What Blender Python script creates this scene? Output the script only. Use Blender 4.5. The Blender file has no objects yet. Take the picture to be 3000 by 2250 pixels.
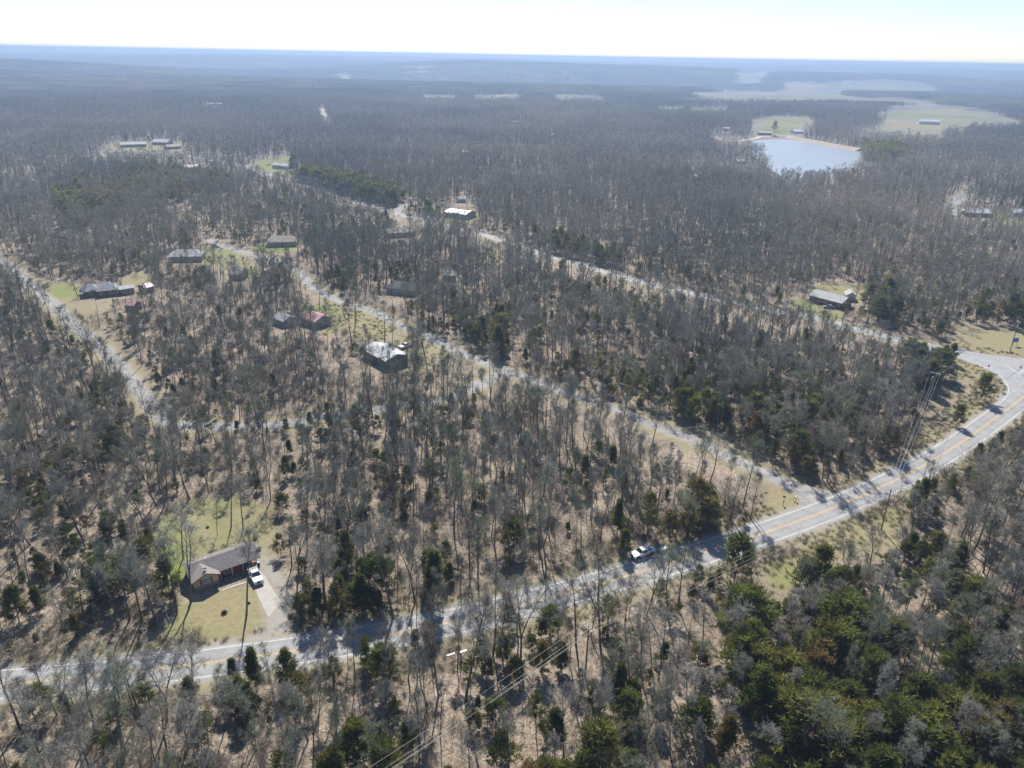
import bpy, bmesh, math, random
import numpy as np
from mathutils import Vector
R = math.radians
sc = bpy.context.scene
COL = sc.collection

# ------------------------------------------------------------------ camera
FPX, CAMH = 2235.0, 100.0          # focal length in pixels of the 3000 px frame, height above the road
PITCH, ROLL = R(23.3), R(1.05)
fw = np.array([0, math.cos(PITCH), -math.sin(PITCH)])
r0 = np.array([1.0, 0, 0]); u0 = np.cross(r0, fw)
RT = r0 * math.cos(ROLL) + u0 * math.sin(ROLL)
UP = -r0 * math.sin(ROLL) + u0 * math.cos(ROLL)
CP = np.array([0, 0, CAMH])
cd = bpy.data.cameras.new('camera'); cam = bpy.data.objects.new('camera', cd); COL.objects.link(cam)
cd.sensor_width = 36; cd.lens = 36 * FPX / 3000; cd.clip_start = 1; cd.clip_end = 60000
from mathutils import Matrix
cam.matrix_world = Matrix(((RT[0], UP[0], -fw[0], 0), (RT[1], UP[1], -fw[1], 0), (RT[2], UP[2], -fw[2], CAMH), (0, 0, 0, 1)))
sc.camera = cam

# ------------------------------------------------------------------ light
SUN_EL, SUN_AZ = R(45), R(-5)      # azimuth from +Y towards +X
w = bpy.data.worlds.new("World"); sc.world = w; w.use_nodes = True
nt = w.node_tree; nt.nodes.clear()
sky = nt.nodes.new('ShaderNodeTexSky'); sky.sky_type = 'NISHITA'; sky.sun_disc = False
sky.sun_elevation = SUN_EL; sky.sun_rotation = SUN_AZ; sky.dust_density = 0.2; sky.air_density = 0.85; sky.ozone_density = 1.0
bg = nt.nodes.new('ShaderNodeBackground'); bg.inputs[1].default_value = 0.084
wo = nt.nodes.new('ShaderNodeOutputWorld')
wb_ = nt.nodes.new('ShaderNodeVectorMath'); wb_.operation = 'MULTIPLY'; wb_.inputs[1].default_value = (0.93, 1.0, 1.14)
nt.links.new(sky.outputs[0], wb_.inputs[0]); nt.links.new(wb_.outputs[0], bg.inputs[0]); nt.links.new(bg.outputs[0], wo.inputs[0])
sd = bpy.data.lights.new('sun', 'SUN'); so = bpy.data.objects.new('sun', sd); COL.objects.link(so)
sd.energy = 5.0; sd.angle = R(0.5); sd.color = (1.0, 0.955, 0.89)
sdir = Vector((math.sin(SUN_AZ) * math.cos(SUN_EL), math.cos(SUN_AZ) * math.cos(SUN_EL), math.sin(SUN_EL)))
so.rotation_euler = sdir.to_track_quat('Z', 'Y').to_euler(); so.location = (0, 0, 150)
sc.view_settings.view_transform = 'Standard'; sc.view_settings.look = 'None'
sc.view_settings.exposure = 0.55; sc.view_settings.gamma = 1
cy = sc.cycles
cy.max_bounces = 4; cy.diffuse_bounces = 1; cy.glossy_bounces = 2; cy.transmission_bounces = 2; cy.volume_bounces = 0
cy.transparent_max_bounces = 4; cy.use_denoising = True; cy.denoiser = 'OPENIMAGEDENOISE'; cy.denoising_input_passes = 'RGB_ALBEDO_NORMAL'; cy.denoising_prefilter = 'ACCURATE'; cy.caustics_reflective = False; cy.caustics_refractive = False
cy.sample_clamp_indirect = 3

# ------------------------------------------------------------------ geometry helpers
def ray(x, y): return fw + (x - 1500) / FPX * RT - (y - 1125) / FPX * UP
def smooth(a, b, x):
    t = np.clip((x - a) / (b - a), 0, 1); return t * t * (3 - 2 * t)
def hash2(ix, iy, s):
    h = (ix.astype(np.int64) * 374761393 + iy.astype(np.int64) * 668265263 + s * 1274126177) & 0xffffffff
    h = ((h ^ (h >> 13)) * 1274126177) & 0xffffffff
    h = h ^ (h >> 16)
    return (h & 0xffffff) / float(0xffffff)
def vnoise(x, y, s=0):
    x = np.asarray(x, float); y = np.asarray(y, float)
    ix = np.floor(x); iy = np.floor(y); fx = x - ix; fy = y - iy
    fx = fx * fx * (3 - 2 * fx); fy = fy * fy * (3 - 2 * fy)
    a = hash2(ix, iy, s); b = hash2(ix + 1, iy, s); c = hash2(ix, iy + 1, s); d = hash2(ix + 1, iy + 1, s)
    return (a + (b - a) * fx) * (1 - fy) + (c + (d - c) * fx) * fy
def fbm(x, y, s=0, o=3):
    v = 0; a = 0.5; t = 0
    for k in range(o):
        v = v + a * vnoise(x * 2 ** k, y * 2 ** k, s + k); t += a; a *= 0.5
    return v / t
def terr(x, y):
    x = np.asarray(x, float); y = np.asarray(y, float); r = np.hypot(x, y)
    z = smooth(2300, 4200, r) * (1 - .55 * smooth(8000, 12000, r)) * 165 * (fbm(x / 2300 + 3.1, y / 1500 + 7.7, 5, 3) - 0.48)
    z = z + smooth(7000, 13500, r) * 40 + smooth(9000, 15000, r) * 36 * (fbm(x / 3800 + 1.3, y / 3300 + 2.2, 11, 3) - 0.5)
    z = np.where(z > 0, 76 * np.tanh(z / 76), z)
    for px, wd, hh in ((2885, 170, 38), (2960, 420, 10), (2640, 350, 9), (2290, 800, 9), (400, 1500, 9)):
        d = ray(px, 185); d = d[:2] / np.hypot(*d[:2]) * 20500
        z = z + hh * np.exp(-((x - d[0]) ** 2 + (y - d[1]) ** 2) / (2 * wd * wd))
    return z * (r > 2200)
def G(x, y, z=0.0):
    d = ray(x, y)
    t = (z - CAMH) / d[2] if d[2] < -1e-4 else 3e4
    if t > 2100:                       # march against the hills
        ts = np.geomspace(1500, 24000, 3000); p = CP + d * ts[:, None]
        hit = np.nonzero(p[:, 2] < terr(p[:, 0], p[:, 1]) + z)[0]
        t = ts[hit[0]] if len(hit) else 24000
    return CP + d * t
def GG(pts, z=0.0): return np.array([G(a, b, z)[:2] for a, b in pts])
def PX(p):
    v = np.asarray(p, float) - CP; wv = v @ fw
    return 1500 + FPX * (v @ RT) / wv, 1125 - FPX * (v @ UP) / wv
def top_height(b, t):
    g = G(*b)
    for h in np.arange(0.5, 40, 0.1):
        if PX(g + [0, 0, h])[1] <= t[1]: return h, g
    return 40, g
def region(pts, off, s): return [(off[0] + a / s, off[1] + b / s) for a, b in pts]
def sdist(x, y, poly):
    """signed distance to polygon, negative inside, only near its box"""
    poly = np.asarray(poly); n = len(poly)
    out = np.full(np.shape(x), 1e9)
    m = 60 + 0.05 * np.abs(poly).max()
    sel = (x > poly[:, 0].min() - m) & (x < poly[:, 0].max() + m) & (y > poly[:, 1].min() - m) & (y < poly[:, 1].max() + m)
    X = x[sel]; Y = y[sel]
    if X.size == 0: return out
    D = np.full(X.shape, 1e18); ins = np.zeros(X.shape, bool)
    for i in range(n):
        a = poly[i]; b = poly[(i + 1) % n]; e = b - a
        t = np.clip(((X - a[0]) * e[0] + (Y - a[1]) * e[1]) / (e @ e + 1e-9), 0, 1)
        D = np.minimum(D, (X - a[0] - t * e[0]) ** 2 + (Y - a[1] - t * e[1]) ** 2)
        c = ((a[1] > Y) != (b[1] > Y)) & (X < (b[0] - a[0]) * (Y - a[1]) / (b[1] - a[1] + 1e-12) + a[0])
        ins ^= c
    out[sel] = np.sqrt(D) * np.where(ins, -1, 1)
    return out
def ldist(x, y, line):
    D = np.full(np.shape(x), 1e18)
    for a, b in zip(line[:-1], line[1:]):
        e = b - a
        t = np.clip(((x - a[0]) * e[0] + (y - a[1]) * e[1]) / (e @ e + 1e-9), 0, 1)
        D = np.minimum(D, (x - a[0] - t * e[0]) ** 2 + (y - a[1] - t * e[1]) ** 2)
    return np.sqrt(D)
def spline(P, step):
    P = np.asarray(P, float); out = []
    Q = np.vstack([2 * P[0] - P[1], P, 2 * P[-1] - P[-2]])
    for i in range(1, len(Q) - 2):
        n = max(2, int(np.hypot(*(Q[i + 1] - Q[i])[:2]) / step))
        for k in range(n):
            t = k / n
            out.append(0.5 * ((2 * Q[i]) + (-Q[i - 1] + Q[i + 1]) * t + (2 * Q[i - 1] - 5 * Q[i] + 4 * Q[i + 1] - Q[i + 2]) * t * t
                              + (-Q[i - 1] + 3 * Q[i] - 3 * Q[i + 1] + Q[i + 2]) * t ** 3))
    out.append(P[-1]); return np.array(out)
def relax(P, n):
    P = P.copy()
    for _ in range(n): P[1:-1] = P[1:-1] * 0.5 + (P[:-2] + P[2:]) * 0.25
    return P
def normals2(P):
    T = np.gradient(P, axis=0); T /= np.linalg.norm(T, axis=1)[:, None] + 1e-9
    return np.stack([-T[:, 1], T[:, 0]], 1)

def mesh_np(name, V, F, mat=None, midx=None, smooth_=False):
    me = bpy.data.meshes.new(name)
    V = np.asarray(V, np.float32); F = np.asarray(F, np.int32); k = F.shape[1]
    me.vertices.add(len(V)); me.vertices.foreach_set('co', V.ravel())
    me.loops.add(F.size); me.loops.foreach_set('vertex_index', F.ravel())
    me.polygons.add(len(F)); me.polygons.foreach_set('loop_start', np.arange(len(F), dtype=np.int32) * k)
    me.polygons.foreach_set('loop_total', np.full(len(F), k, np.int32))
    if mat:
        for m in (mat if isinstance(mat, (list, tuple)) else [mat]): me.materials.append(m)
    if midx is not None: me.polygons.foreach_set('material_index', np.asarray(midx, np.int32))
    if smooth_: me.polygons.foreach_set('use_smooth', np.ones(len(F), bool))
    me.update(calc_edges=True); me.validate()
    return me
def link(name, me, parent=None):
    o = bpy.data.objects.new(name, me); COL.objects.link(o); o.parent = parent; return o
def tag(o, label=None, cat=None, group=None, kind=None):
    if label: o['label'] = label
    if cat: o['category'] = cat
    if group: o['group'] = group
    if kind: o['kind'] = kind
    return o
def empty(name, loc, rz=0, label=None, cat=None, group=None):
    o = bpy.data.objects.new(name, None); COL.objects.link(o); o.location = loc; o.rotation_euler = (0, 0, rz)
    o.empty_display_size = 0.3
    return tag(o, label, cat, group)
def copy_tree(o, parent=None):
    c = o.copy(); COL.objects.link(c); c.parent = parent
    for ch in list(o.children): copy_tree(ch, c)
    return c

class MB:
    def __init__(s): s.v = []; s.f = []
    def add(s, V, F):
        n = len(s.v); s.v += [tuple(p) for p in V]; s.f += [tuple(i + n for i in f) for f in F]; return s
    def box(s, x0, x1, y0, y1, z0, z1):
        return s.add([(x0, y0, z0), (x1, y0, z0), (x1, y1, z0), (x0, y1, z0), (x0, y0, z1), (x1, y0, z1), (x1, y1, z1), (x0, y1, z1)],
                     [(0, 3, 2, 1), (4, 5, 6, 7), (0, 1, 5, 4), (1, 2, 6, 5), (2, 3, 7, 6), (3, 0, 4, 7)])
    def prism(s, prof, y0, y1, ax='y', in0=0.0, in1=0.0):
        """profile in x-z extruded along y (ax='y') or profile y-z along x (ax='x')"""
        n = len(prof)
        if ax == 'y': V = [(a, y0, b) for a, b in prof] + [(a, y1, b) for a, b in prof]
        elif ax == 'x': V = [(y0, a, b) for a, b in prof] + [(y1, a, b) for a, b in prof]
        else: V = [(a, b, y0) for a, b in prof] + [(a, b, y1) for a, b in prof]
        F = [tuple(range(n)), tuple(range(2 * n - 1, n - 1, -1))] + [(i, i + n, (i + 1) % n + n, (i + 1) % n) for i in range(n)]
        return s.add(V, F)
    def tube(s, p0, p1, r0, r1=None, n=8, cap=True):
        r1 = r0 if r1 is None else r1
        p0 = Vector(p0); p1 = Vector(p1); d = (p1 - p0).normalized()
        a = d.orthogonal().normalized(); b = d.cross(a)
        V = []
        for p, r in ((p0, r0), (p1, r1)):
            for k in range(n):
                t = 2 * math.pi * k / n; V.append(p + (a * math.cos(t) + b * math.sin(t)) * r)
        F = [(k, (k + 1) % n, (k + 1) % n + n, k + n) for k in range(n)]
        if cap: F += [tuple(range(n - 1, -1, -1)), tuple(range(n, 2 * n))]
        return s.add(V, F)
    def build(s, name, mat, parent=None, bevel=0, smooth_=False, loc=None):
        me = bpy.data.meshes.new(name); me.from_pydata(s.v, [], s.f)
        bm = bmesh.new(); bm.from_mesh(me); bmesh.ops.recalc_face_normals(bm, faces=bm.faces)
        if bevel: bmesh.ops.bevel(bm, geom=list(bm.edges), offset=bevel, segments=2, affect='EDGES', profile=0.6)
        bm.to_mesh(me); bm.free(); me.materials.append(mat)
        if smooth_: me.polygons.foreach_set('use_smooth', np.ones(len(me.polygons), bool))
        o = link(name, me, parent)
        if loc is not None: o.location = loc
        return o

# ------------------------------------------------------------------ materials
MATS = {}
def nodes(name):
    m = bpy.data.materials.new(name); m.use_nodes = True; t = m.node_tree
    return m, t, t.nodes['Principled BSDF']
def N(t, typ, **k):
    n = t.nodes.new(typ)
    for a, b in k.items():
        if a.startswith('i_'): n.inputs[int(a[2:])].default_value = b
        else: setattr(n, a, b)
    return n
def mat(name, col, rough=0.8, var=0.15, scale=3.0, metal=0.0, spec=0.3, bump=0.0, coords='Object'):
    if name in MATS: return MATS[name]
    m, t, b = nodes(name)
    b.inputs['Roughness'].default_value = rough; b.inputs['Metallic'].default_value = metal
    b.inputs['Specular IOR Level'].default_value = spec
    tc = N(t, 'ShaderNodeTexCoord'); nz = N(t, 'ShaderNodeTexNoise'); nz.inputs['Scale'].default_value = scale; nz.inputs['Detail'].default_value = 5
    t.links.new(tc.outputs[coords], nz.inputs['Vector'])
    mr = N(t, 'ShaderNodeMapRange'); mr.inputs[1].default_value = 0.3; mr.inputs[2].default_value = 0.7
    mr.inputs[3].default_value = 1 - var; mr.inputs[4].default_value = 1 + var
    t.links.new(nz.outputs['Fac'], mr.inputs[0])
    mx = N(t, 'ShaderNodeVectorMath', operation='SCALE'); mx.inputs[0].default_value = col[:3]
    t.links.new(mr.outputs[0], mx.inputs['Scale']); t.links.new(mx.outputs[0], b.inputs['Base Color'])
    if bump:
        bp = N(t, 'ShaderNodeBump'); bp.inputs['Strength'].default_value = bump
        t.links.new(nz.outputs['Fac'], bp.inputs['Height']); t.links.new(bp.outputs[0], b.inputs['Normal'])
    MATS[name] = m; return m
def ramp(t, cols):
    r = N(t, 'ShaderNodeValToRGB'); e = r.color_ramp.elements
    while len(e) < len(cols): e.new(0.5)
    for k, (p, c) in enumerate(cols): e[k].position = p; e[k].color = (*c, 1)
    return r
def plant_mat(name, cols, var=0.35, rough=0.85, trans=0.0, scale=0.35):
    """colour by plant (object random) and by clump (noise in the plant's own space)"""
    m, t, b = nodes(name); b.inputs['Roughness'].default_value = rough; b.inputs['Specular IOR Level'].default_value = 0.15
    oi = N(t, 'ShaderNodeObjectInfo'); rp = ramp(t, cols); t.links.new(oi.outputs['Random'], rp.inputs[0])
    tc = N(t, 'ShaderNodeTexCoord'); nz = N(t, 'ShaderNodeTexNoise'); nz.inputs['Scale'].default_value = scale; nz.inputs['Detail'].default_value = 3
    t.links.new(tc.outputs['Object'], nz.inputs['Vector'])
    mr = N(t, 'ShaderNodeMapRange'); mr.inputs[1].default_value = 0.3; mr.inputs[2].default_value = 0.7
    mr.inputs[3].default_value = 1 - var; mr.inputs[4].default_value = 1 + var
    t.links.new(nz.outputs['Fac'], mr.inputs[0])
    mx = N(t, 'ShaderNodeVectorMath', operation='SCALE'); t.links.new(rp.outputs[0], mx.inputs[0]); t.links.new(mr.outputs[0], mx.inputs['Scale'])
    ge = N(t, 'ShaderNodeNewGeometry'); n2 = N(t, 'ShaderNodeTexNoise'); n2.inputs['Scale'].default_value = 0.006; n2.inputs['Detail'].default_value = 6; n2.inputs['Roughness'].default_value = 0.6
    t.links.new(ge.outputs['Position'], n2.inputs['Vector']); st = ramp(t, [(0.36, (0.66, 0.70, 0.66)), (0.5, (0.98, 0.98, 0.96)), (0.63, (1.22, 1.14, 1.06))]); t.links.new(n2.outputs['Fac'], st.inputs[0])
    m0 = mx; mx = N(t, 'ShaderNodeVectorMath', operation='MULTIPLY'); t.links.new(m0.outputs[0], mx.inputs[0]); t.links.new(st.outputs[0], mx.inputs[1])
    n3_ = N(t, 'ShaderNodeTexNoise'); n3_.inputs['Scale'].default_value = 0.0011; n3_.inputs['Detail'].default_value = 4; t.links.new(ge.outputs['Position'], n3_.inputs['Vector'])
    s3 = ramp(t, [(0.38, (0.70, 0.74, 0.72)), (0.5, (1, 1, 1)), (0.62, (1.2, 1.13, 1.04))]); t.links.new(n3_.outputs['Fac'], s3.inputs[0])
    m0 = mx; mx = N(t, 'ShaderNodeVectorMath', operation='MULTIPLY'); t.links.new(m0.outputs[0], mx.inputs[0]); t.links.new(s3.outputs[0], mx.inputs[1])
    t.links.new(mx.outputs[0], b.inputs['Base Color'])
    if trans:
        tr = N(t, 'ShaderNodeBsdfTranslucent'); ms = N(t, 'ShaderNodeMixShader'); ms.inputs[0].default_value = trans
        t.links.new(mx.outputs[0], tr.inputs[0]); t.links.new(b.outputs[0], ms.inputs[1]); t.links.new(tr.outputs[0], ms.inputs[2])
        t.links.new(ms.outputs[0], t.nodes['Material Output'].inputs[0])
    return m
M_TWIG = plant_mat('bare_twigs', [(0.0, (0.34, 0.31, 0.26)), (0.25, (0.46, 0.43, 0.375)), (0.42, (0.37, 0.38, 0.26)), (0.55, (0.31, 0.33, 0.21)), (0.68, (0.42, 0.365, 0.30)), (0.82, (0.52, 0.49, 0.44)), (0.95, (0.37, 0.34, 0.30)), (1.0, (0.43, 0.30, 0.22))], var=0.25)
M_BARK = plant_mat('bark', [(0.0, (0.14, 0.115, 0.09)), (0.5, (0.19, 0.16, 0.13)), (1.0, (0.25, 0.22, 0.185))], var=0.3, scale=2.0)
M_CEDAR = plant_mat('evergreen_foliage', [(0.0, (0.115, 0.14, 0.035)), (0.35, (0.17, 0.195, 0.042)), (0.6, (0.215, 0.22, 0.05)), (0.88, (0.225, 0.21, 0.06)), (0.97, (0.25, 0.185, 0.06)), (1.0, (0.24, 0.15, 0.06))], var=0.5, trans=0.5, scale=0.6)
M_BRUSH = plant_mat('brush_stems', [(0.0, (0.20, 0.16, 0.12)), (0.4, (0.26, 0.23, 0.18)), (0.7, (0.16, 0.16, 0.08)), (1.0, (0.22, 0.14, 0.10))], var=0.3)
M_SPRING = plant_mat('spring_leaves', [(0.0, (0.14, 0.24, 0.05)), (1.0, (0.17, 0.27, 0.06))], var=0.3, trans=0.3)
M_BUDS = plant_mat('yellow_buds', [(0.0, (0.36, 0.30, 0.13)), (0.5, (0.36, 0.27, 0.14)), (1.0, (0.38, 0.24, 0.16))], var=0.25, trans=0.2)

def ground_mat():
    m, t, b = nodes('ground'); L = t.links
    b.inputs['Roughness'].default_value = 0.95; b.inputs['Specular IOR Level'].default_value = 0.1
    geo = N(t, 'ShaderNodeNewGeometry')
    def noise(s, d=4, rough=0.6):
        n = N(t, 'ShaderNodeTexNoise'); n.inputs['Scale'].default_value = s; n.inputs['Detail'].default_value = d; n.inputs['Roughness'].default_value = rough
        L.new(geo.outputs['Position'], n.inputs['Vector']); return n.outputs['Fac']
    def mix(f, a, c):
        x = N(t, 'ShaderNodeMix', data_type='RGBA'); 
        for s, v in ((0, f), (6, a), (7, c)):
            if isinstance(v, (float, int)): x.inputs[s].default_value = v
            elif isinstance(v, tuple): x.inputs[s].default_value = (*v, 1)
            else: L.new(v, x.inputs[s])
        return x.outputs[2]
    leaf = N(t, 'ShaderNodeTexVoronoi'); leaf.inputs['Scale'].default_value = 3.2; L.new(geo.outputs['Position'], leaf.inputs['Vector'])
    lr = ramp(t, [(0.0, (0.12, 0.085, 0.062)), (0.3, (0.26, 0.20, 0.15)), (0.65, (0.37, 0.305, 0.235)), (1.0, (0.52, 0.45, 0.36))]); 
    sepc = N(t, 'ShaderNodeSeparateColor'); L.new(leaf.outputs['Color'], sepc.inputs[0]); L.new(sepc.outputs[0], lr.inputs[0])
    pr = ramp(t, [(0.3, (0.17, 0.13, 0.095)), (0.5, (0.33, 0.27, 0.205)), (0.7, (0.44, 0.37, 0.29))]); L.new(noise(0.35, 6, 0.7), pr.inputs[0])
    litter = mix(0.5, lr.outputs[0], pr.outputs[0])
    big = ramp(t, [(0.36, (0.58, 0.57, 0.55)), (0.5, (0.9, 0.89, 0.87)), (0.64, (1.12, 1.1, 1.08))]); L.new(noise(0.07, 6, 0.7), big.inputs[0])
    mu = N(t, 'ShaderNodeMix', data_type='RGBA', blend_type='MULTIPLY'); mu.inputs[0].default_value = 1
    md_ = ramp(t, [(0.36, (0.62, 0.60, 0.58)), (0.5, (1, 1, 1)), (0.66, (1.25, 1.24, 1.22))]); L.new(noise(1.1, 7, 0.8), md_.inputs[0]); mm = N(t, 'ShaderNodeMix', data_type='RGBA', blend_type='MULTIPLY'); mm.inputs[0].default_value = 1; L.new(litter, mm.inputs[6]); L.new(md_.outputs[0], mm.inputs[7]); litter = mm.outputs[2]
    L.new(litter, mu.inputs[6]); L.new(big.outputs[0], mu.inputs[7]); c = mu.outputs[2]
    at = N(t, 'ShaderNodeAttribute', attribute_name='cover'); sp = N(t, 'ShaderNodeSeparateColor'); L.new(at.outputs['Color'], sp.inputs[0])
    at2 = N(t, 'ShaderNodeAttribute', attribute_name='cover2'); sp2 = N(t, 'ShaderNodeSeparateColor'); L.new(at2.outputs['Color'], sp2.inputs[0])
    gr = ramp(t, [(0.3, (0.19, 0.185, 0.075)), (0.5, (0.18, 0.225, 0.06)), (0.7, (0.20, 0.28, 0.06))]); L.new(noise(0.5, 9, 0.78), gr.inputs[0])
    dr = ramp(t, [(0.28, (0.19, 0.15, 0.085)), (0.5, (0.285, 0.245, 0.135)), (0.72, (0.37, 0.325, 0.20))]); L.new(noise(0.8, 9, 0.82), dr.inputs[0])
    gv = ramp(t, [(0.3, (0.28, 0.26, 0.225)), (0.7, (0.42, 0.39, 0.335))]); L.new(noise(2.5, 5, 0.7), gv.inputs[0])
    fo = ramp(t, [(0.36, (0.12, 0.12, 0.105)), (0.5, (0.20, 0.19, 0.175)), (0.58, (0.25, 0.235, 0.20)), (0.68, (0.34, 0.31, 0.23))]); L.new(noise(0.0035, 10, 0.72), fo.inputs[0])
    fg = ramp(t, [(0.38, (0.15, 0.18, 0.06)), (0.62, (0.28, 0.26, 0.12))]); L.new(noise(0.004, 8, 0.65), fg.inputs[0])
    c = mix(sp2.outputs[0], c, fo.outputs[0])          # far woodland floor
    c = mix(sp.outputs[1], c, dr.outputs[0])           # dry grass
    c = mix(sp.outputs[0], c, gr.outputs[0])           # green grass
    c = mix(sp2.outputs[1], c, fg.outputs[0])          # pasture
    c = mix(sp2.outputs[2], c, (0.42, 0.28, 0.19))     # bare orange soil
    c = mix(sp.outputs[2], c, gv.outputs[0])           # gravel
    L.new(c, b.inputs['Base Color'])
    bp = N(t, 'ShaderNodeBump'); bp.inputs['Strength'].default_value = 0.5; bp.inputs['Distance'].default_value = 0.12
    L.new(noise(3.0, 5, 0.75), bp.inputs['Height']); L.new(bp.outputs[0], b.inputs['Normal'])
    return m

# ------------------------------------------------------------------ the lines of the roads (traced, then laid on the ground)
HW = [(-330, 2030), (-150, 2020), (0, 2008), (249, 1983), (520, 1955), (678, 1934), (814, 1915), (1000, 1886), (1226, 1846), (1384, 1810), (1588, 1758), (1768, 1707), (2000, 1640),
      (2217, 1569), (2400, 1506), (2536, 1449), (2671, 1384), (2807, 1304), (2897, 1239), (3000, 1162), (3110, 1075), (3230, 985)]
HWL = relax(spline(GG(HW), 2.0), 60)
SA = [(2428, 1478), (2350, 1436), (2280, 1405), (2170, 1356), (2034, 1288), (1899, 1241), (1763, 1186), (1627, 1139), (1492, 1090), (1400, 1058), (1261, 990), (1166, 952), (1125, 927), (1058, 900),
      (1017, 890), (963, 870), (936, 854), (903, 830), (859, 784), (746, 748), (655, 721), (600, 700)]
SAL = relax(spline(GG(SA), 2.0), 12)
SB = [(-60, 735), (36, 785), (108, 852), (145, 881), (188, 924), (235, 968), (282, 1003), (325, 1047), (361, 1087), (398, 1134), (434, 1175), (452, 1213), (478, 1240), (540, 1250), (615, 1250),
      (720, 1250), (850, 1240), (1000, 1215), (1150, 1192), (1290, 1172), (1400, 1130), (1480, 1088)]
SBL = relax(spline(GG(SB), 2.0), 12)
FR = [(2800, 1034), (2740, 1015), (2680, 1003), (2594, 988), (2510, 965), (2360, 924), (2240, 908), (2180, 895), (2060, 868), (1949, 843), (1836, 816), (1759, 793), (1651, 761), (1588, 743),
      (1497, 714), (1416, 687), (1330, 666), (1249, 646), (1194, 635), (1154, 623), (1081, 603), (1018, 583), (950, 560), (877, 538), (791, 513), (746, 499), (705, 483), (610, 468), (556, 458), (440, 446),
      (340, 439), (289, 466), (203, 499), (136, 517), (40, 545)]
FRL = relax(spline(GG(FR), 3.0), 8)
JN = [(3110, 1055), (3000, 1066), (2925, 1060), (2860, 1046), (2800, 1034)]
JNL = relax(spline(GG(JN), 2.0), 10)
SPUR = relax(spline(GG([(1154, 623), (1180, 606), (1215, 592)]), 3.0), 4)
FARTRACK = relax(spline(GG([(968, 368), (955, 350), (945, 335), (938, 318)]), 4.0), 4)
RTRACK = relax(spline(GG([(2880, 545), (2835, 565), (2800, 590), (2790, 612), (2790, 640)]), 3.0), 4)
LTRACK = relax(spline(GG([(2052, 466), (2045, 485), (2000, 505), (1970, 520)]), 3.0), 4)
ROADS = [(HWL, 3.7), (SAL, 2.5), (SBL, 2.9), (FRL, 3.2), (JNL, 5.0), (SPUR, 3.0), (FARTRACK, 5.0), (RTRACK, 4.0), (LTRACK, 3.5)]
Z1 = lambda p: region(p, (400, 1350), 2.765)
R6 = lambda p: region(p, (2000, 150), 2.074)
LAWN_F = GG(Z1([(330, 1150), (560, 1130), (700, 1050), (930, 1000), (1065, 1265), (1030, 1330), (800, 1400), (500, 1440), (230, 1430), (170, 1370), (320, 1270)]))
LAWN_B = GG(Z1([(150, 620), (200, 450), (430, 330), (800, 290), (1080, 400), (1130, 560), (1060, 720), (980, 800), (600, 900), (380, 1000), (330, 1130), (200, 960)]))
GRAVEL = GG(Z1([(985, 760), (1100, 800), (1180, 930), (1230, 1080), (1260, 1250), (1260, 1330), (1300, 1420), (940, 1460), (1010, 1380), (1065, 1290), (1060, 1200), (1000, 1000)]))
YARDS = [(GG(p), k) for p, k in [
    ([(2230, 1650), (2400, 1580), (2650, 1470), (2660, 1530), (2600, 1640), (2500, 1600), (2330, 1730), (2230, 1760)], 'dry'),
    ([(2235, 1500), (2250, 1440), (2330, 1425), (2400, 1450), (2350, 1500)], 'dry'),
    ([(2600, 1400), (2680, 1290), (2710, 1180), (2770, 1110), (2800, 1050), (2880, 1075), (2950, 1110), (2950, 1160), (2860, 1235), (2740, 1320)], 'rough'),
    ([(2790, 1028), (2800, 960), (2890, 955), (3080, 975), (3100, 1050), (2900, 1040)], 'dry'),
    ([(1150, 1000), (1240, 960), (1320, 1040), (1230, 1090), (1170, 1080)], 'dry'),
    ([(1000, 930), (1050, 900), (1180, 960), (1120, 1000), (1040, 1000)], 'dry'),
    ([(880, 960), (870, 900), (980, 880), (1040, 930), (960, 990)], 'dry'),
    ([(130, 850), (180, 820), (260, 850), (240, 880), (160, 880)], 'green'),
    ([(190, 890), (260, 870), (350, 872), (345, 895), (290, 930), (235, 965), (210, 940)], 'rough'),
    ([(345, 830), (380, 800), (430, 790), (440, 840), (390, 850)], 'green'),
    ([(590, 720), (680, 720), (760, 790), (720, 830), (640, 780), (580, 770)], 'green'),
    ([(2310, 880), (2370, 870), (2440, 905), (2480, 900), (2460, 935), (2330, 930)], 'green'),
    ([(2370, 855), (2420, 825), (2540, 840), (2540, 880), (2480, 900)], 'dry'),
    ([(750, 470), (850, 460), (860, 520), (800, 510), (745, 495)], 'field'),
    ([(300, 440), (340, 420), (530, 420), (540, 445), (420, 445)], 'dry'),
    ([(1290, 640), (1300, 605), (1400, 615), (1400, 650), (1330, 655)], 'dry'),
    ([(730, 730), (780, 700), (880, 705), (860, 740), (760, 745)], 'green'),
    ([(1120, 690), (1150, 660), (1240, 670), (1230, 700)], 'dry'),
    ([(490, 640), (500, 600), (560, 610), (550, 650)], 'dry'),
    ([(1400, 740), (1440, 720), (1500, 750), (1440, 790)], 'dry'),
    ([(2820, 640), (2830, 612), (2930, 615), (3010, 630), (3000, 655), (2870, 650)], 'green'),
]]
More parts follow.
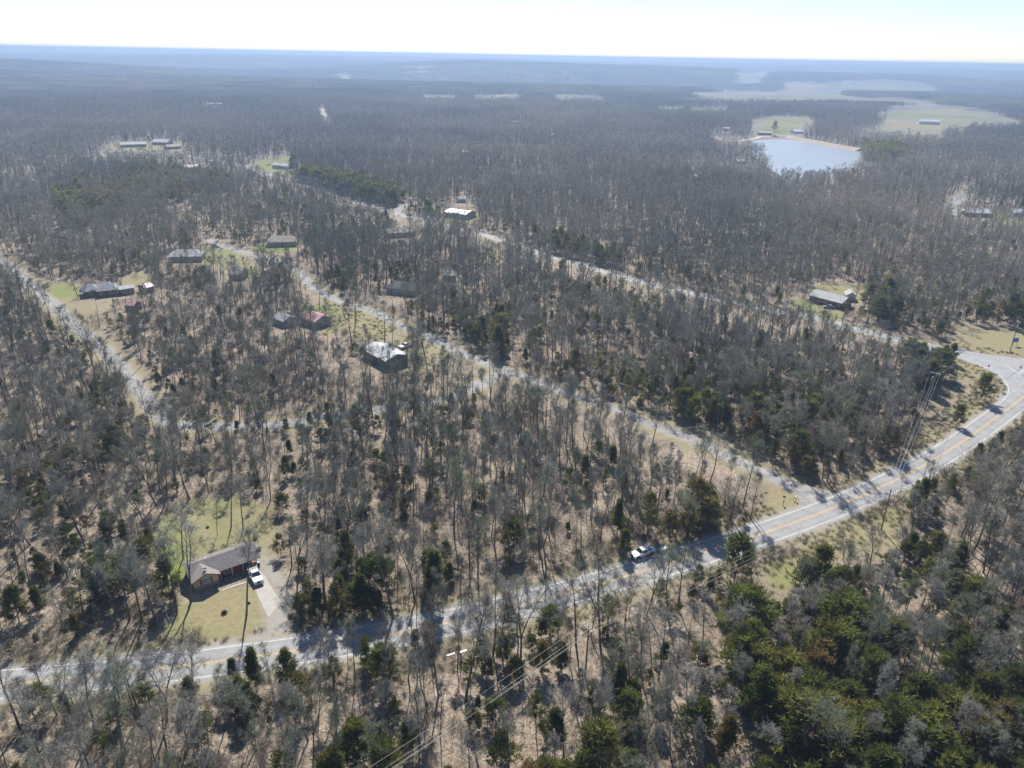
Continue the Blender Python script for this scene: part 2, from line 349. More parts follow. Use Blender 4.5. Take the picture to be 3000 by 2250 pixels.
FIELDS = [(GG(R6(p)), k) for p, k in [
    ([(50, 262), (250, 246), (520, 250), (800, 236), (960, 255), (1000, 285), (1200, 289), (1550, 300), (1500, 312), (900, 300), (50, 297)], 'field'),
    ([(800, 232), (940, 190), (1200, 176), (1400, 195), (1620, 228), (1350, 238), (1000, 225)], 'field'),
    ([(600, 205), (700, 190), (900, 203), (800, 232), (620, 240)], 'soil'),
    ([(1150, 375), (1500, 345), (1700, 350), (1950, 400), (2100, 445), (2000, 462), (1700, 450), (1400, 420), (1250, 400)], 'field'),
    ([(1130, 422), (1300, 424), (1600, 440), (1760, 475), (1700, 487), (1300, 450)], 'soil'),
    ([(420, 420), (560, 395), (760, 405), (810, 450), (640, 520), (480, 522), (420, 470)], 'field'),
    ([(300, 150), (530, 120), (600, 130), (480, 152)], 'soil'),
    ([(20, 345), (280, 345), (270, 362), (60, 362)], 'field'),
    ([(740, 126), (1000, 120), (1100, 130), (900, 140)], 'soil'),
    ([(1000, 470), (1550, 478), (1600, 520), (1350, 515), (1100, 500)], 'field'),
    ([(160, 505), (300, 530), (440, 540), (440, 560), (330, 575), (190, 545)], 'dry')]]
FIELDS += [(GG(p), k) for p, k in [
    ([(1240, 281), (1330, 281), (1335, 291), (1240, 290)], 'field'), ([(1375, 283), (1520, 281), (1535, 292), (1400, 291)], 'field'),
    ([(1610, 285), (1770, 287), (1775, 298), (1640, 295)], 'field'), ([(1925, 315), (2000, 314), (2010, 322), (1930, 322)], 'field'),
    ([(970, 223), (1030, 221), (1040, 229), (980, 229)], 'soil'), ([(1180, 199), (1270, 197), (1280, 203), (1190, 204)], 'field')]]
LAKE = GG(R6([(385, 572), (430, 545), (640, 535), (900, 580), (1065, 607), (1090, 650), (1030, 720), (880, 775), (700, 832), (560, 838), (520, 800), (556, 742), (520, 700), (450, 650)]))
CEDAR_ZONES = [(GG(p), q) for p, q in [
    ([(2120, 1900), (2280, 1760), (2330, 1690), (2440, 1700), (2480, 1820), (2600, 1900), (2700, 2050), (2900, 2150), (3050, 2250), (3100, 2600), (2050, 2600), (2250, 2250)], 0.78),
    ([(1450, 2200), (1600, 2080), (1750, 2000), (1900, 2060), (1900, 2300), (1500, 2700), (1350, 2600)], 0.5),
    ([(950, 2180), (1180, 2130), (1250, 2300), (950, 2600)], 0.5),
    ([(885, 1822), (890, 1760), (1100, 1750), (1130, 1795)], 0.6),
    ([(1760, 1630), (1780, 1570), (2000, 1510), (2150, 1490), (2130, 1560), (1950, 1605)], 0.6),
    ([(0, 1700), (0, 1880), (250, 1830), (200, 1650)], 0.4),
    ([(2220, 1330), (2330, 1320), (2380, 1390), (2300, 1410)], 0.45),
    ([(2700, 1170), (2650, 1110), (2720, 1035), (2785, 1050), (2770, 1100)], 0.85),
    ([(0, 1350), (150, 1300), (250, 1400), (120, 1500), (0, 1520)], 0.3),
    ([(300, 1100), (330, 1250), (390, 1290), (380, 1380), (250, 1350)], 0.35),
    ([(160, 580), (250, 545), (400, 590), (330, 660), (180, 680)], 0.7), ([(290, 500), (620, 505), (690, 560), (450, 610), (330, 565)], 0.5),
    ([(900, 520), (1080, 545), (1210, 600), (1190, 615), (1000, 575), (860, 530)], 0.95), ([(750, 590), (1000, 620), (1000, 680), (740, 650)], 0.25),
    ([(2300, 412), (2640, 448), (2660, 478), (2400, 462), (2290, 432)], 0.95), ([(1360, 960), (1480, 950), (1480, 1090), (1380, 1090)], 0.5),
    ([(1550, 700), (1650, 715), (1900, 815), (1850, 822), (1640, 755)], 0.6), ([(1560, 760), (1660, 800), (1640, 850), (1540, 820)], 0.35),
    ([(2530, 900), (2600, 880), (2640, 930), (2580, 950)], 0.8), ([(2850, 940), (3050, 930), (3050, 965), (2850, 965)], 0.7),
    ([(2580, 480), (2600, 450), (2620, 465), (2590, 500)], 0.7), ([(1900, 330), (2200, 320), (2200, 335), (1900, 345)], 0.5),
    ([(1250, 1650), (1450, 1500), (1500, 1650), (1350, 1740)], 0.3), ([(1850, 1400), (2050, 1380), (2100, 1480), (1880, 1500)], 0.35)]]
DAM = relax(spline(GG(R6([(560, 522), (630, 522), (700, 535), (900, 573), (1085, 606)])), 4.0), 4)
LAKEPATH = relax(spline(GG(R6([(165, 505), (210, 530), (330, 545), (440, 530), (480, 518), (640, 515)])), 4.0), 4)
exec_done = False

# ------------------------------------------------------------------ the ground
def build_ground():
    a = np.concatenate([np.arange(-46, 46.001, 0.115), np.arange(49, 314, 3.0)]); a = np.radians(a)
    r = np.concatenate([[0.5, 10, 25, 45], np.geomspace(60, 24500, 620)])
    A, Rr = np.meshgrid(a, r); X = (Rr * np.sin(A)); Y = (Rr * np.cos(A)); Z = terr(X, Y)
    nr, na = X.shape
    V = np.stack([X.ravel(), Y.ravel(), Z.ravel()], 1)
    i = np.arange(nr - 1)[:, None] * na; j = np.arange(na)[None, :]; j2 = (j + 1) % na
    F = np.stack([(i + j), (i + j2), (i + na + j2), (i + na + j)], -1).reshape(-1, 4)
    F = np.vstack([F, ])
    me = mesh_np('ground', V, F[:, ::-1], ground_mat(), smooth_=True)
    x, y = V[:, 0], V[:, 1]; rr = np.hypot(x, y)
    n3 = (fbm(x / 160.0, y / 160.0, 33, 3) - 0.5) * 2; n1 = (fbm(x / 3.0, y / 3.0, 21, 3) - 0.5) * 2; n2 = (fbm(x / 18.0, y / 18.0, 31, 3) - 0.5) * 2
    green = np.zeros(len(x)); dry = np.zeros(len(x)); grav = np.zeros(len(x)); field = np.zeros(len(x)); soil = np.zeros(len(x))
    def soft(d, w): return 1 - smooth(-w, w, d + n1 * w * 1.2 + n2 * w)
    green = np.maximum(green, soft(sdist(x, y, LAWN_B), 2.0) * np.clip(0.72 + n2 * 1.5 + n1 * .5, 0.1, 1)); 
    lf = soft(sdist(x, y, LAWN_F), 0.8); dry = np.maximum(dry, lf); green = np.maximum(green, lf * np.clip(0.30 + n2 * 0.7, 0, 0.7))
    dry = np.maximum(dry, soft(sdist(x, y, LAWN_B), 2.5) * 0.8)
    for P, k in YARDS + FIELDS:
        far = np.hypot(*P.mean(0)); wd = min(12, max(1.5, far * 0.006)); s = soft(sdist(x, y, P) + (n3 * far * .03 if far > 900 else 0), wd)
        if k == 'green': green = np.maximum(green, s * np.clip(0.45 + n2 * 1.4 + n1 * .4, 0, .9)); dry = np.maximum(dry, s)
        elif k == 'dry': dry = np.maximum(dry, s); green = np.maximum(green, s * np.clip(n2 * 0.9 - 0.05, 0, 0.5))
        elif k == 'rough': dry = np.maximum(dry, s * np.clip(.55 + n2, .1, .9))
        elif k == 'field': field = np.maximum(field, s * (np.clip(.62 + n3 * .8, .35, 1) if far > 1000 else 1))
        else: soil = np.maximum(soil, s * 0.4); field = np.maximum(field, s)
    grav = np.maximum(grav, soft(sdist(x, y, GRAVEL), 1.3) * np.clip(0.8 + n1 * 0.5, 0, 1))
    for k, (Lr, hw) in enumerate(ROADS):
        sel = rr < 1700; d = np.full(len(x), 1e9); d[sel] = ldist(x[sel], y[sel], Lr[::3] if len(Lr) > 30 else Lr)
        dry = np.maximum(dry, 0.85 * soft(d - hw - (3.2 if k == 0 else 2.6), 1.6))
        grav = np.maximum(grav, (0.75 if k else 0.85) * soft(d - hw - (0.3 if k else 1.3), 0.7))
    me.color_attributes.new('cover', 'FLOAT_COLOR', 'POINT'); me.color_attributes.new('cover2', 'FLOAT_COLOR', 'POINT')
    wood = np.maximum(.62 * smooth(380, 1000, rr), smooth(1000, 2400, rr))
    for nme, ch in (('cover', (green, dry, grav)), ('cover2', (wood, field, soil))):
        c = np.ones((len(x), 4), np.float32)
        for q in range(3): c[:, q] = ch[q]
        me.color_attributes[nme].data.foreach_set('color', c.ravel())
    o = link('ground', me); tag(o, kind='structure', label='leaf covered forest floor with lawns verges and far pastures')
build_ground()

def asphalt():
    m, t, b = nodes('asphalt'); L = t.links; geo = N(t, 'ShaderNodeNewGeometry')
    at = N(t, 'ShaderNodeAttribute', attribute_name='across')
    n = N(t, 'ShaderNodeTexNoise'); n.inputs['Scale'].default_value = 0.25; n.inputs['Detail'].default_value = 8; n.inputs['Roughness'].default_value = 0.7
    L.new(geo.outputs['Position'], n.inputs['Vector'])
    r = ramp(t, [(0.3, (0.25, 0.243, 0.23)), (0.5, (0.31, 0.302, 0.286)), (0.72, (0.38, 0.37, 0.35))]); L.new(n.outputs['Fac'], r.inputs[0])
    # two slightly polished wheel paths a lane
    w1 = ramp(t, [(0.0, (1.18, 1.17, 1.12)), (0.06, (1.0, 1, 1)), (0.16, (0.93, 0.93, 0.93)), (0.27, (1.03, 1.03, 1.03)), (0.38, (0.92, 0.92, 0.92)), (0.48, (1.0, 1, 1)), (0.52, (1.0, 1, 1)),
                   (0.62, (0.92, 0.92, 0.92)), (0.73, (1.03, 1.03, 1.03)), (0.84, (0.93, 0.93, 0.93)), (0.94, (1.0, 1, 1)), (1.0, (1.18, 1.17, 1.12))]); L.new(at.outputs['Fac'], w1.inputs[0])
    mu = N(t, 'ShaderNodeMix', data_type='RGBA', blend_type='MULTIPLY'); mu.inputs[0].default_value = 1
    L.new(r.outputs[0], mu.inputs[6]); L.new(w1.outputs[0], mu.inputs[7])
    # sealed cracks
    v = N(t, 'ShaderNodeTexVoronoi', feature='DISTANCE_TO_EDGE'); v.inputs['Scale'].default_value = 0.12
    nn = N(t, 'ShaderNodeTexNoise'); nn.inputs['Scale'].default_value = 0.5
    L.new(geo.outputs['Position'], nn.inputs['Vector']); va = N(t, 'ShaderNodeVectorMath', operation='MULTIPLY_ADD'); va.inputs[1].default_value = (4, 4, 0)
    L.new(nn.outputs['Color'], va.inputs[0]); L.new(geo.outputs['Position'], va.inputs[2]); L.new(va.outputs[0], v.inputs['Vector'])
    cr = ramp(t, [(0.0, (0.72, 0.72, 0.72)), (0.010, (1, 1, 1))]); L.new(v.outputs['Distance'], cr.inputs[0])
    mu2 = N(t, 'ShaderNodeMix', data_type='RGBA', blend_type='MULTIPLY'); mu2.inputs[0].default_value = 1
    L.new(mu.outputs[2], mu2.inputs[6]); L.new(cr.outputs[0], mu2.inputs[7])
    L.new(mu2.outputs[2], b.inputs['Base Color']); b.inputs['Roughness'].default_value = 0.8
    return m
def ribbon(name, line, hw, z, m, jitter=0.0, across=False, seed=1, kind='structure', label=None, offs=0.0, cols=None):
    Nn = normals2(line); s = np.arange(len(line))
    j0 = (vnoise(s * 0.45, s * 0 + 3, seed) - 0.5) * 2 * jitter; j1 = (vnoise(s * 0.45, s * 0 + 9, seed + 3) - 0.5) * 2 * jitter
    k = cols or (9 if across else 2); u = np.linspace(0, 1, k)
    V = np.zeros((len(line), k, 3)); V[..., 2] = z
    for q in range(k):
        o = offs + (hw + j0) * (1 - u[q]) - (hw + j1) * u[q]
        V[:, q, :2] = line + Nn * o[:, None]
    i = np.arange(len(line) - 1)[:, None] * k; j = np.arange(k - 1)[None, :]
    F = np.stack([i + j, i + k + j, i + k + j + 1, i + j + 1], -1).reshape(-1, 4)
    me = mesh_np(name, V.reshape(-1, 3), F, m)
    if across:
        at = me.attributes.new('across', 'FLOAT', 'POINT'); at.data.foreach_set('value', np.tile(u, len(line)).astype(np.float32))
    o = link(name, me); tag(o, label, kind=kind); return o
M_ASPH = asphalt()
M_GRAV = mat('gravel_surface', (0.31, 0.295, 0.27), 0.95, 0.30, 0.35, coords='Object')
M_CONC = mat('concrete', (0.43, 0.405, 0.35), 0.9, 0.10, 0.8)
M_WHITEP = mat('white_road_paint', (0.64, 0.64, 0.62), 0.7, 0.12, 1.5)
M_YELP = mat('yellow_road_paint', (0.72, 0.43, 0.08), 0.7, 0.15, 1.5)
ribbon('highway', HWL, 3.95, 0.012, M_ASPH, 0.10, True, 3, label='two lane grey asphalt highway curving through the woods')
ribbon('side_road', SAL, 2.1, 0.006, M_GRAV, 0.45, False, 5, label='pale gravel lane running diagonally through the woods to the highway', cols=3)
ribbon('gravel_road', SBL, 2.15, 0.008, M_GRAV, 0.5, False, 6, label='grey gravel road through the trees at left', cols=3)
ribbon('county_road', FRL, 2.8, 0.006, mat('worn_asphalt', (0.37, 0.36, 0.34), 0.9, 0.15, 0.5), 0.25, False, 7, label='pale county road running behind the woods to the junction', cols=3)
ribbon('track', SPUR, 2.6, 0.010, M_GRAV, 0.4, False, 8, label='short gravel spur beside the metal roofed building')
ribbon('track', FARTRACK, 5.0, 0.03, mat('pale_dirt', (0.55, 0.5, 0.43), 0.95, 0.15, 0.3), 0.8, False, 9, label='pale dirt track cut through the far woods')
ribbon('track', RTRACK, 4.0, 0.02, M_GRAV, 0.6, False, 10, label='gravel track by the far right houses')
ribbon('track', LTRACK, 3.5, 0.02, M_GRAV, 0.6, False, 12, label='gravel track short of the lake')
ribbon('path', LAKEPATH, 3.0, 0.02, MATS['pale_dirt'], 0.4, False, 11, label='pale shore road on the far side of the lake')
CLEAR = [GG(p) for p in ([(2800, 1030), (2900, 1038), (3060, 1045), (3300, 1000), (3200, 1110), (3010, 1190), (2940, 1200), (2955, 1140), (2920, 1090), (2850, 1060), (2800, 1046)], [(2290, 1400), (2410, 1437), (2480, 1450), (2345, 1505), (2300, 1440)])]
# the paved junction mouth: a triangle of asphalt between highway and county road
def flat(name, P, z, m, label=None, kind='structure', parent=None):
    P = np.asarray(P); me = bpy.data.meshes.new(name); me.from_pydata([(a, b, z) for a, b in P], [], [tuple(range(len(P)))]); me.materials.append(m)
    bm = bmesh.new(); bm.from_mesh(me); bmesh.ops.triangulate(bm, faces=bm.faces)
    for f in bm.faces:
        if f.normal.z < 0: f.normal_flip()
    bm.to_mesh(me); bm.free(); o = link(name, me, parent); tag(o, label, kind=kind); return o
flat('track', GG([(2262, 1390), (2300, 1400), (2350, 1418), (2410, 1435), (2490, 1448), (2440, 1490), (2335, 1512), (2342, 1494), (2352, 1478), (2338, 1456), (2290, 1428)]), 0.0075, M_GRAV, 'gravel apron where the side road meets the highway')
inner = [(2800, 1043), (2831, 1054), (2876, 1072), (2908, 1086), (2930, 1101), (2946, 1117), (2955, 1137), (2954, 1151), (2945, 1166), (2932, 1180)]
outer = [(2805, 1025), (2845, 1033), (2890, 1040), (2945, 1047), (3000, 1054), (3100, 1058)]
inl = relax(spline(GG(inner), 1.0), 6); oul = relax(spline(GG(outer), 1.0), 6)
ni = normals2(inl)
flat('junction', np.vstack([inl + ni * -0.9, GG([(2920, 1205), (2990, 1160), (3150, 1060)]), (oul + normals2(oul) * 0.9)[::-1]]), 0.009, mat('junction_asphalt', (0.33, 0.33, 0.325), 0.85, 0.1, 0.3), 'paved mouth of the junction at the right edge')
def line_strip(name, line, off, wd, m, z=0.018, a=None, b=None, parent=None, label=None):
    L = line if a is None else line[a:b]
    Nn = normals2(L)
    c = L + Nn * off
    V = np.concatenate([np.c_[c + Nn * wd / 2, np.full(len(c), z)], np.c_[c - Nn * wd / 2, np.full(len(c), z)]]); n = len(c); i = np.arange(n - 1)
    o = link(name, mesh_np(name, V, np.stack([i, i + n, i + n + 1, i + 1], 1), m), parent); tag(o, label, kind='structure'); return o
# where the north edge line bends away into the junction
hx = np.array([PX((p[0], p[1], 0))[0] for p in HWL + normals2(HWL) * 3.4])
jn = int(np.argmin(np.abs(hx - 2932)))
jm = int(np.argmin(np.abs(hx - 3140)))
line_strip('road_marking', HWL, 3.4, 0.16, M_WHITEP, a=0, b=jn + 1, label='white edge line on the north side of the highway')
line_strip('road_marking', HWL, -3.4, 0.16, M_WHITEP, label='white edge line on the south side of the highway')
line_strip('road_marking', HWL, 0.16, 0.12, M_YELP, label='upper stripe of the double yellow centre line')
line_strip('road_marking', HWL, -0.16, 0.12, M_YELP, label='lower stripe of the double yellow centre line')
line_strip('road_marking', inl, 0, 0.17, M_WHITEP, label='white edge line curving round the inside of the junction')
line_strip('road_marking', oul, 0, 0.14, M_WHITEP, label='white edge line on the far side of the junction')
line_strip('road_marking', relax(spline(GG([(2800, 1034), (2850, 1045), (2910, 1057), (2990, 1070)]), 1.0), 3), 0, 0.12, M_YELP, label='faded yellow line across the junction mouth')
line_strip('road_marking', GG([(2955, 1075), (2970, 1084), (2984, 1095)]), 0, 0.28, M_WHITEP, label='short side of the painted white triangle')
line_strip('road_marking', GG([(2984, 1095.5), (3000, 1083), (3040, 1060)]), 0, 0.28, M_WHITEP, z=0.022, label='long side of the painted white triangle')

flat('driveway', GG(Z1([(905, 930), (985, 880), (1040, 935), (1172, 1150), (1120, 1210), (1066, 1268)])), 0.016, M_CONC, 'pale concrete driveway slab beside the near house')
flat('walkway', GG(region([(885, 1020), (1270, 885), (1390, 850), (1400, 880), (1280, 920), (900, 1048)], (520, 1580), 6.913)), 0.05, M_CONC, 'narrow concrete walk in front of the near house')

# ------------------------------------------------------------------ lake and dam
m, t, b = nodes('lake_water'); b.inputs['Base Color'].default_value = (0.30, 0.32, 0.33, 1); b.inputs['Roughness'].default_value = 0.32; b.inputs['Specular IOR Level'].default_value = 0.6
geo = N(t, 'ShaderNodeNewGeometry'); nz = N(t, 'ShaderNodeTexNoise'); nz.inputs['Scale'].default_value = 0.5; nz.inputs['Detail'].default_value = 4; t.links.new(geo.outputs['Position'], nz.inputs['Vector'])
bp = N(t, 'ShaderNodeBump'); bp.inputs['Strength'].default_value = 0.25; bp.inputs['Distance'].default_value = 0.1; t.links.new(nz.outputs['Fac'], bp.inputs['Height']); t.links.new(bp.outputs[0], b.inputs['Normal'])
M_WATER = m
lk = relax(np.vstack([spline(np.vstack([LAKE, LAKE[:1]]), 6.0)]), 3)[:-1]
flat('lake', lk, 0.05, M_WATER, 'calm pale blue reservoir beyond the woods')
def embankment():
    Nn = normals2(DAM); V = []
    prof = [(-9, 0.0), (-3.0, 2.4), (3.0, 2.4), (9, 0.0)]
    for p, n in zip(DAM, Nn): V += [(p[0] + n[0] * a, p[1] + n[1] * a, h) for a, h in prof]
    F = [(4 * i + k, 4 * i + k + 1, 4 * i + 5 + k, 4 * i + 4 + k) for i in range(len(DAM) - 1) for k in range(3)]
    F += [(0, 1, 2, 3), tuple(4 * (len(DAM) - 1) + k for k in (3, 2, 1, 0))]
    mb = MB(); mb.add(V, F); o = mb.build('embankment', mat('dam_earth', (0.40, 0.33, 0.24), 0.95, 0.2, 0.2)); tag(o, 'straight earth dam along the far side of the lake', kind='structure')
embankment()
for k, (c, rx, ry) in enumerate([((1320, 1917), 0.8, 0.12), ((1356, 1908), 0.7, 0.16)]):
    g = G(*c); th = np.linspace(0, 2 * math.pi, 18)[:-1]; d = np.array([math.cos(0.45), math.sin(0.45)]); n = np.array([-d[1], d[0]])
    P = [g[:2] + d * math.cos(q) * rx * (1 + 0.15 * math.sin(3 * q + k)) + n * math.sin(q) * ry * (1 + 0.2 * math.sin(2 * q)) for q in th]
    flat('puddle', P, 0.02, M_WATER, ['long thin puddle in the ditch south of the highway', 'rounder puddle further right in the same ditch'][k])

# ------------------------------------------------------------------ buildings
M_GLASS = mat('window_glass', (0.04, 0.06, 0.08), 0.1, 0.05, 1, spec=0.8)
M_WHITE = mat('white_trim', (0.78, 0.78, 0.75), 0.6, 0.05)
def shingle(name, col, s=1.2, metal=False):
    return mat(name, col, 0.45 if metal else 0.9, 0.08 if metal else 0.22, s, spec=0.5 if metal else 0.2)
def frame_from(pa, pb, h):
    a = G(*pa, h); b = G(*pb, h); d = b[:2] - a[:2]; L = float(np.hypot(*d)); return a[:2], d / L, L
def roof_slab(x0, x1, y0, y1, z0, rise, over, th, axis='x', hip=0.0):
    """two pitched slabs with thickness; ridge along x or y"""
    mb = MB()
    if axis == 'y':
        pts = lambda x, y, z: (y, x, z); x0, x1, y0, y1 = y0, y1, x0, x1
    else: pts = lambda x, y, z: (x, y, z)
    ym = (y0 + y1) / 2; hw = (y1 - y0) / 2; ze = z0 - over * rise / hw; zr = z0 + rise
    for dz0, dz1 in ((0, th),):
        A = [(x0 - over, y0 - over, ze), (x1 + over, y0 - over, ze), (x1 + over - hip, ym, zr), (x0 - over + hip, ym, zr), (x0 - over, y1 + over, ze), (x1 + over, y1 + over, ze)]
        V = [pts(p[0], p[1], p[2] + dz0) for p in A] + [pts(p[0], p[1], p[2] + dz1) for p in A]
        T = [(6, 7, 8, 9), (9, 8, 11, 10), (6, 9, 10), (7, 11, 8)] if hip else [(6, 7, 8, 9), (9, 8, 11, 10)]
        Bq = [tuple(i - 6 for i in reversed(f)) for f in T]
        E = [(0, 1, 7, 6), (5, 4, 10, 11)]
        E += [(1, 5, 11, 7), (4, 0, 6, 10)] if hip else [(1, 2, 8, 7), (2, 5, 11, 8), (4, 3, 9, 10), (3, 0, 6, 9)]
        mb.add(V, T + Bq + E)
    return mb
def wall_mb(x0, x1, y0, y1, z0, rise, axis='x', hip=False):
    mb = MB()
    if hip: return mb.box(x0, x1, y0, y1, 0, z0 + 0.05)
    if axis == 'x':
        ym = (y0 + y1) / 2; prof = [(y0, 0), (y1, 0), (y1, z0), (ym, z0 + rise - 0.02), (y0, z0)]; return mb.prism(prof, x0, x1, 'x')
    xm = (x0 + x1) / 2; prof = [(x0, 0), (x1, 0), (x1, z0), (xm, z0 + rise - 0.02), (x0, z0)]; return mb.prism(prof, y0, y1, 'y')
def window(root, x, z, wd, ht, y, ax='x', shutters=None, frame=M_WHITE, glass=M_GLASS):
    """window on a wall facing -y (ax x) or facing +x (ax y)"""
    f = MB(); g = MB()
    if ax == 'x':
        f.box(x - wd / 2 - .08, x + wd / 2 + .08, y - .06, y + .02, z - .08, z + ht + .08); g.box(x - wd / 2, x + wd / 2, y - .075, y - .05, z, z + ht)
    else:
        f.box(y - .02, y + .06, x - wd / 2 - .08, x + wd / 2 + .08, z - .08, z + ht + .08); g.box(y + .05, y + .075, x - wd / 2, x + wd / 2, z, z + ht)
    o = f.build('window', frame, root); g.build('pane', glass, o)
    if ax == 'x':
        bars = MB(); bars.box(x - .03, x + .03, y - .09, y - .07, z, z + ht); bars.box(x - wd / 2, x + wd / 2, y - .092, y - .072, z + ht / 2 - .02, z + ht / 2 + .02); bars.build('glazing_bar', frame, o)
    if shutters:
        for s in (-1, 1):
            c = x + s * (wd / 2 + .32); q = MB(); q.box(c - .2, c + .2, y - .08, y + .01, z - .08, z + ht + .08); q.build('shutter', shutters, root)
def door(root, x, y, m, h=2.05, ax='x'):
    d = MB()
    if ax == 'x': d.box(x - .47, x + .47, y - .05, y + .02, 0.05, h)
    else: d.box(y - .02, y + .05, x - .47, x + .47, 0.05, h)
    o = d.build('door', m, root); k = MB()
    k.tube((x + .36, y - .11, 1.0), (x + .36, y - .05, 1.0), .04) if ax == 'x' else k.tube((y + .05, x + .36, 1.0), (y + .11, x + .36, 1.0), .04)
    k.build('handle', mat('brass', (.5, .4, .2), .4, metal=.8), o)
HOUSE_PTS = []
def house(pa, pb, h, depth, rise, wallm, roofm, label, name='house', cat='house', over=0.5, hip=0, nwin=3, doorx=None, chimney=False, small=False, axis='x'):
    A, d, L = frame_from(pa, pb, h)
    z = float(terr(A[0], A[1]))
    root = empty(name, (A[0], A[1], z), math.atan2(d[1], d[0]), label, cat)
    HOUSE_PTS.append((A + d * L / 2 + np.array([-d[1], d[0]]) * depth / 2, max(L, depth) * 0.5 + 3))
    HOUSE_BOX.append((A, d, L, depth))
    wall_mb(0, L, 0, depth, h, rise, axis, bool(hip)).build('wall', wallm, root)
    r = roof_slab(0, L, 0, depth, h, rise, over, 0.16, axis, hip).build('roof', roofm, root)
    if chimney:
        c = MB(); c.box(L * .6, L * .6 + .7, depth * .55, depth * .55 + .7, h, h + rise + .9); c.build('chimney', mat('chimney_brick', (.3, .14, .1), .9), r)
    if not small:
        for k in range(nwin):
            x = L * (k + 0.5) / nwin
            if doorx is not None and abs(x - doorx * L) < 1.2: continue
            window(root, x, 0.95, min(1.5, L / nwin * .5), 1.1, 0)
        window(root, depth * .3, 0.95, 1.0, 1.1, L, 'y'); window(root, depth * .7, 0.95, 1.0, 1.1, L, 'y')
        if doorx is not None: door(root, doorx * L, 0, mat('dark_door', (.12, .08, .06), .6))
        v = MB(); v.tube((L * .3, depth * .62, h + rise * .6), (L * .3, depth * .62, h + rise * .76 + .35), .07); v.build('roof_vent', M_WHITE, r)
    return root
HOUSE_BOX = []
W_GREEN = mat('dark_green_siding', (0.10, 0.14, 0.12), 0.8, 0.12, 0.8); W_BRICK = mat('red_brown_brick', (0.20, 0.10, 0.085), 0.9, 0.2, 2.5)
W_WHITE = mat('white_siding', (0.70, 0.70, 0.68), 0.7, 0.06, 0.8); W_TAN = mat('tan_siding', (0.42, 0.36, 0.28), 0.8, 0.1, 0.8); W_GREY = mat('grey_siding', (0.30, 0.30, 0.29), 0.8, 0.1, .8)
R_WHITE = shingle('white_metal_roof', (0.52, 0.53, 0.545), 0.5, True); R_GREY = shingle('grey_shingles', (0.27, 0.28, 0.285)); R_LIGHT = shingle('pale_shingles', (0.44, 0.43, 0.41))
R_TAN = shingle('tan_shingles', (0.40, 0.35, 0.29)); R_RED = shingle('faded_red_metal_roof', (0.46, 0.26, 0.26), .5, True); R_BROWN = shingle('brown_shingles', (0.21, 0.193, 0.183), 2.0); R_DARK = shingle('dark_shingles', (0.13, 0.13, 0.135))
house((1064, 1022), (1130, 1057), 3.3, 9.0, 1.4, W_GREEN, R_WHITE, 'dark green house with a bright white metal roof in the clearing left of centre', nwin=3, doorx=.5)
o = house((881, 929), (922, 943), 2.8, 8.0, 1.7, mat('pale_stucco', (.36, .36, .31), .8), R_RED, 'small house with a faded pinkish red metal roof', nwin=2, doorx=.6)
p = roof_slab(-3.4, -0.5, 1, 7, 2.4, .5, .2, .1).build('porch_roof', mat('green_metal', (.30, .42, .34), .5), o)
for x in (-3.2, -.9):
    for y in (1.1, 6.7): pp = MB(); pp.box(x, x + .14, y, y + .14, 0, 2.4); pp.build('porch_post', M_WHITE, o)
o = house((286, 853), (344, 846), 2.9, 11, 2.9, W_BRICK, R_GREY, 'large house with a big grey hipped roof beside the gravel road at left', hip=4.5, nwin=4, doorx=.4, chimney=True)
wg = roof_slab(-5.5, 0.5, 2.5, 10.5, 2.8, 2.0, .5, .16, 'x', 2.5).build('wing_roof', R_GREY, o); wx = MB(); wx.box(-5.2, -0.01, 2.8, 10.2, 0, 2.8); wx.build('wing_wall', W_BRICK, o)
house((2373, 864), (2466, 888), 2.9, 9.0, 1.8, W_BRICK, R_LIGHT, 'long brick ranch house with a pale grey roof behind the county road', nwin=5, doorx=.7)
house((2482, 864), (2508, 866), 2.6, 5.5, 1.3, mat('blue_grey_siding', (.42, .46, .55), .8), R_LIGHT, 'small pale blue grey shed behind the brick ranch house', 'shed', 'shed', nwin=1, axis='y')
house((493, 752), (588, 750), 2.8, 10, 2.4, W_TAN, R_LIGHT, 'wide house with a pale hipped roof among bare trees upper left', hip=4.0, nwin=4, doorx=.5)
house((784, 709), (866, 707), 2.8, 9, 2.4, W_TAN, R_TAN, 'house with a tan hipped roof and small green lawn', hip=3.5, nwin=4, doorx=.5)
house((1138, 683), (1215, 679), 2.8, 9, 2.0, W_TAN, R_TAN, 'tan roofed house just below the county road', hip=3.0, nwin=4)
house((1303, 621), (1364, 629), 3.2, 13, 1.4, W_GREY, R_WHITE, 'long white metal roofed building beside the bright green tree', 'metal_building', 'building', nwin=3, doorx=.4)
house((797, 483), (842, 487), 2.9, 9, 1.6, W_WHITE, R_LIGHT, 'white house on an open tan lawn beside dark evergreens', nwin=4, doorx=.5)
house((353, 424), (428, 422), 3, 14, 2.0, W_GREY, R_LIGHT, 'long pale roofed house at the bend of the far left road', nwin=4)
house((445, 416), (490, 417), 3, 14, 2.5, W_GREY, R_LIGHT, 'second pale roofed house right of the long one on the far left road', nwin=3)
house((490, 430), (530, 428), 2.8, 10, 1.6, W_TAN, R_TAN, 'low tan roofed outbuilding in front of the pale roofed houses far left', 'shed', 'outbuilding', nwin=2)
house((543, 491), (583, 489), 3.6, 9, 1.6, W_TAN, R_RED, 'red roofed house half hidden by trees below the far left road', nwin=2)
house((1132, 842), (1212, 851), 2.8, 9, 2.2, W_GREY, R_DARK, 'house with a dark charcoal roof hidden behind trees near the middle lane', hip=3, nwin=3)
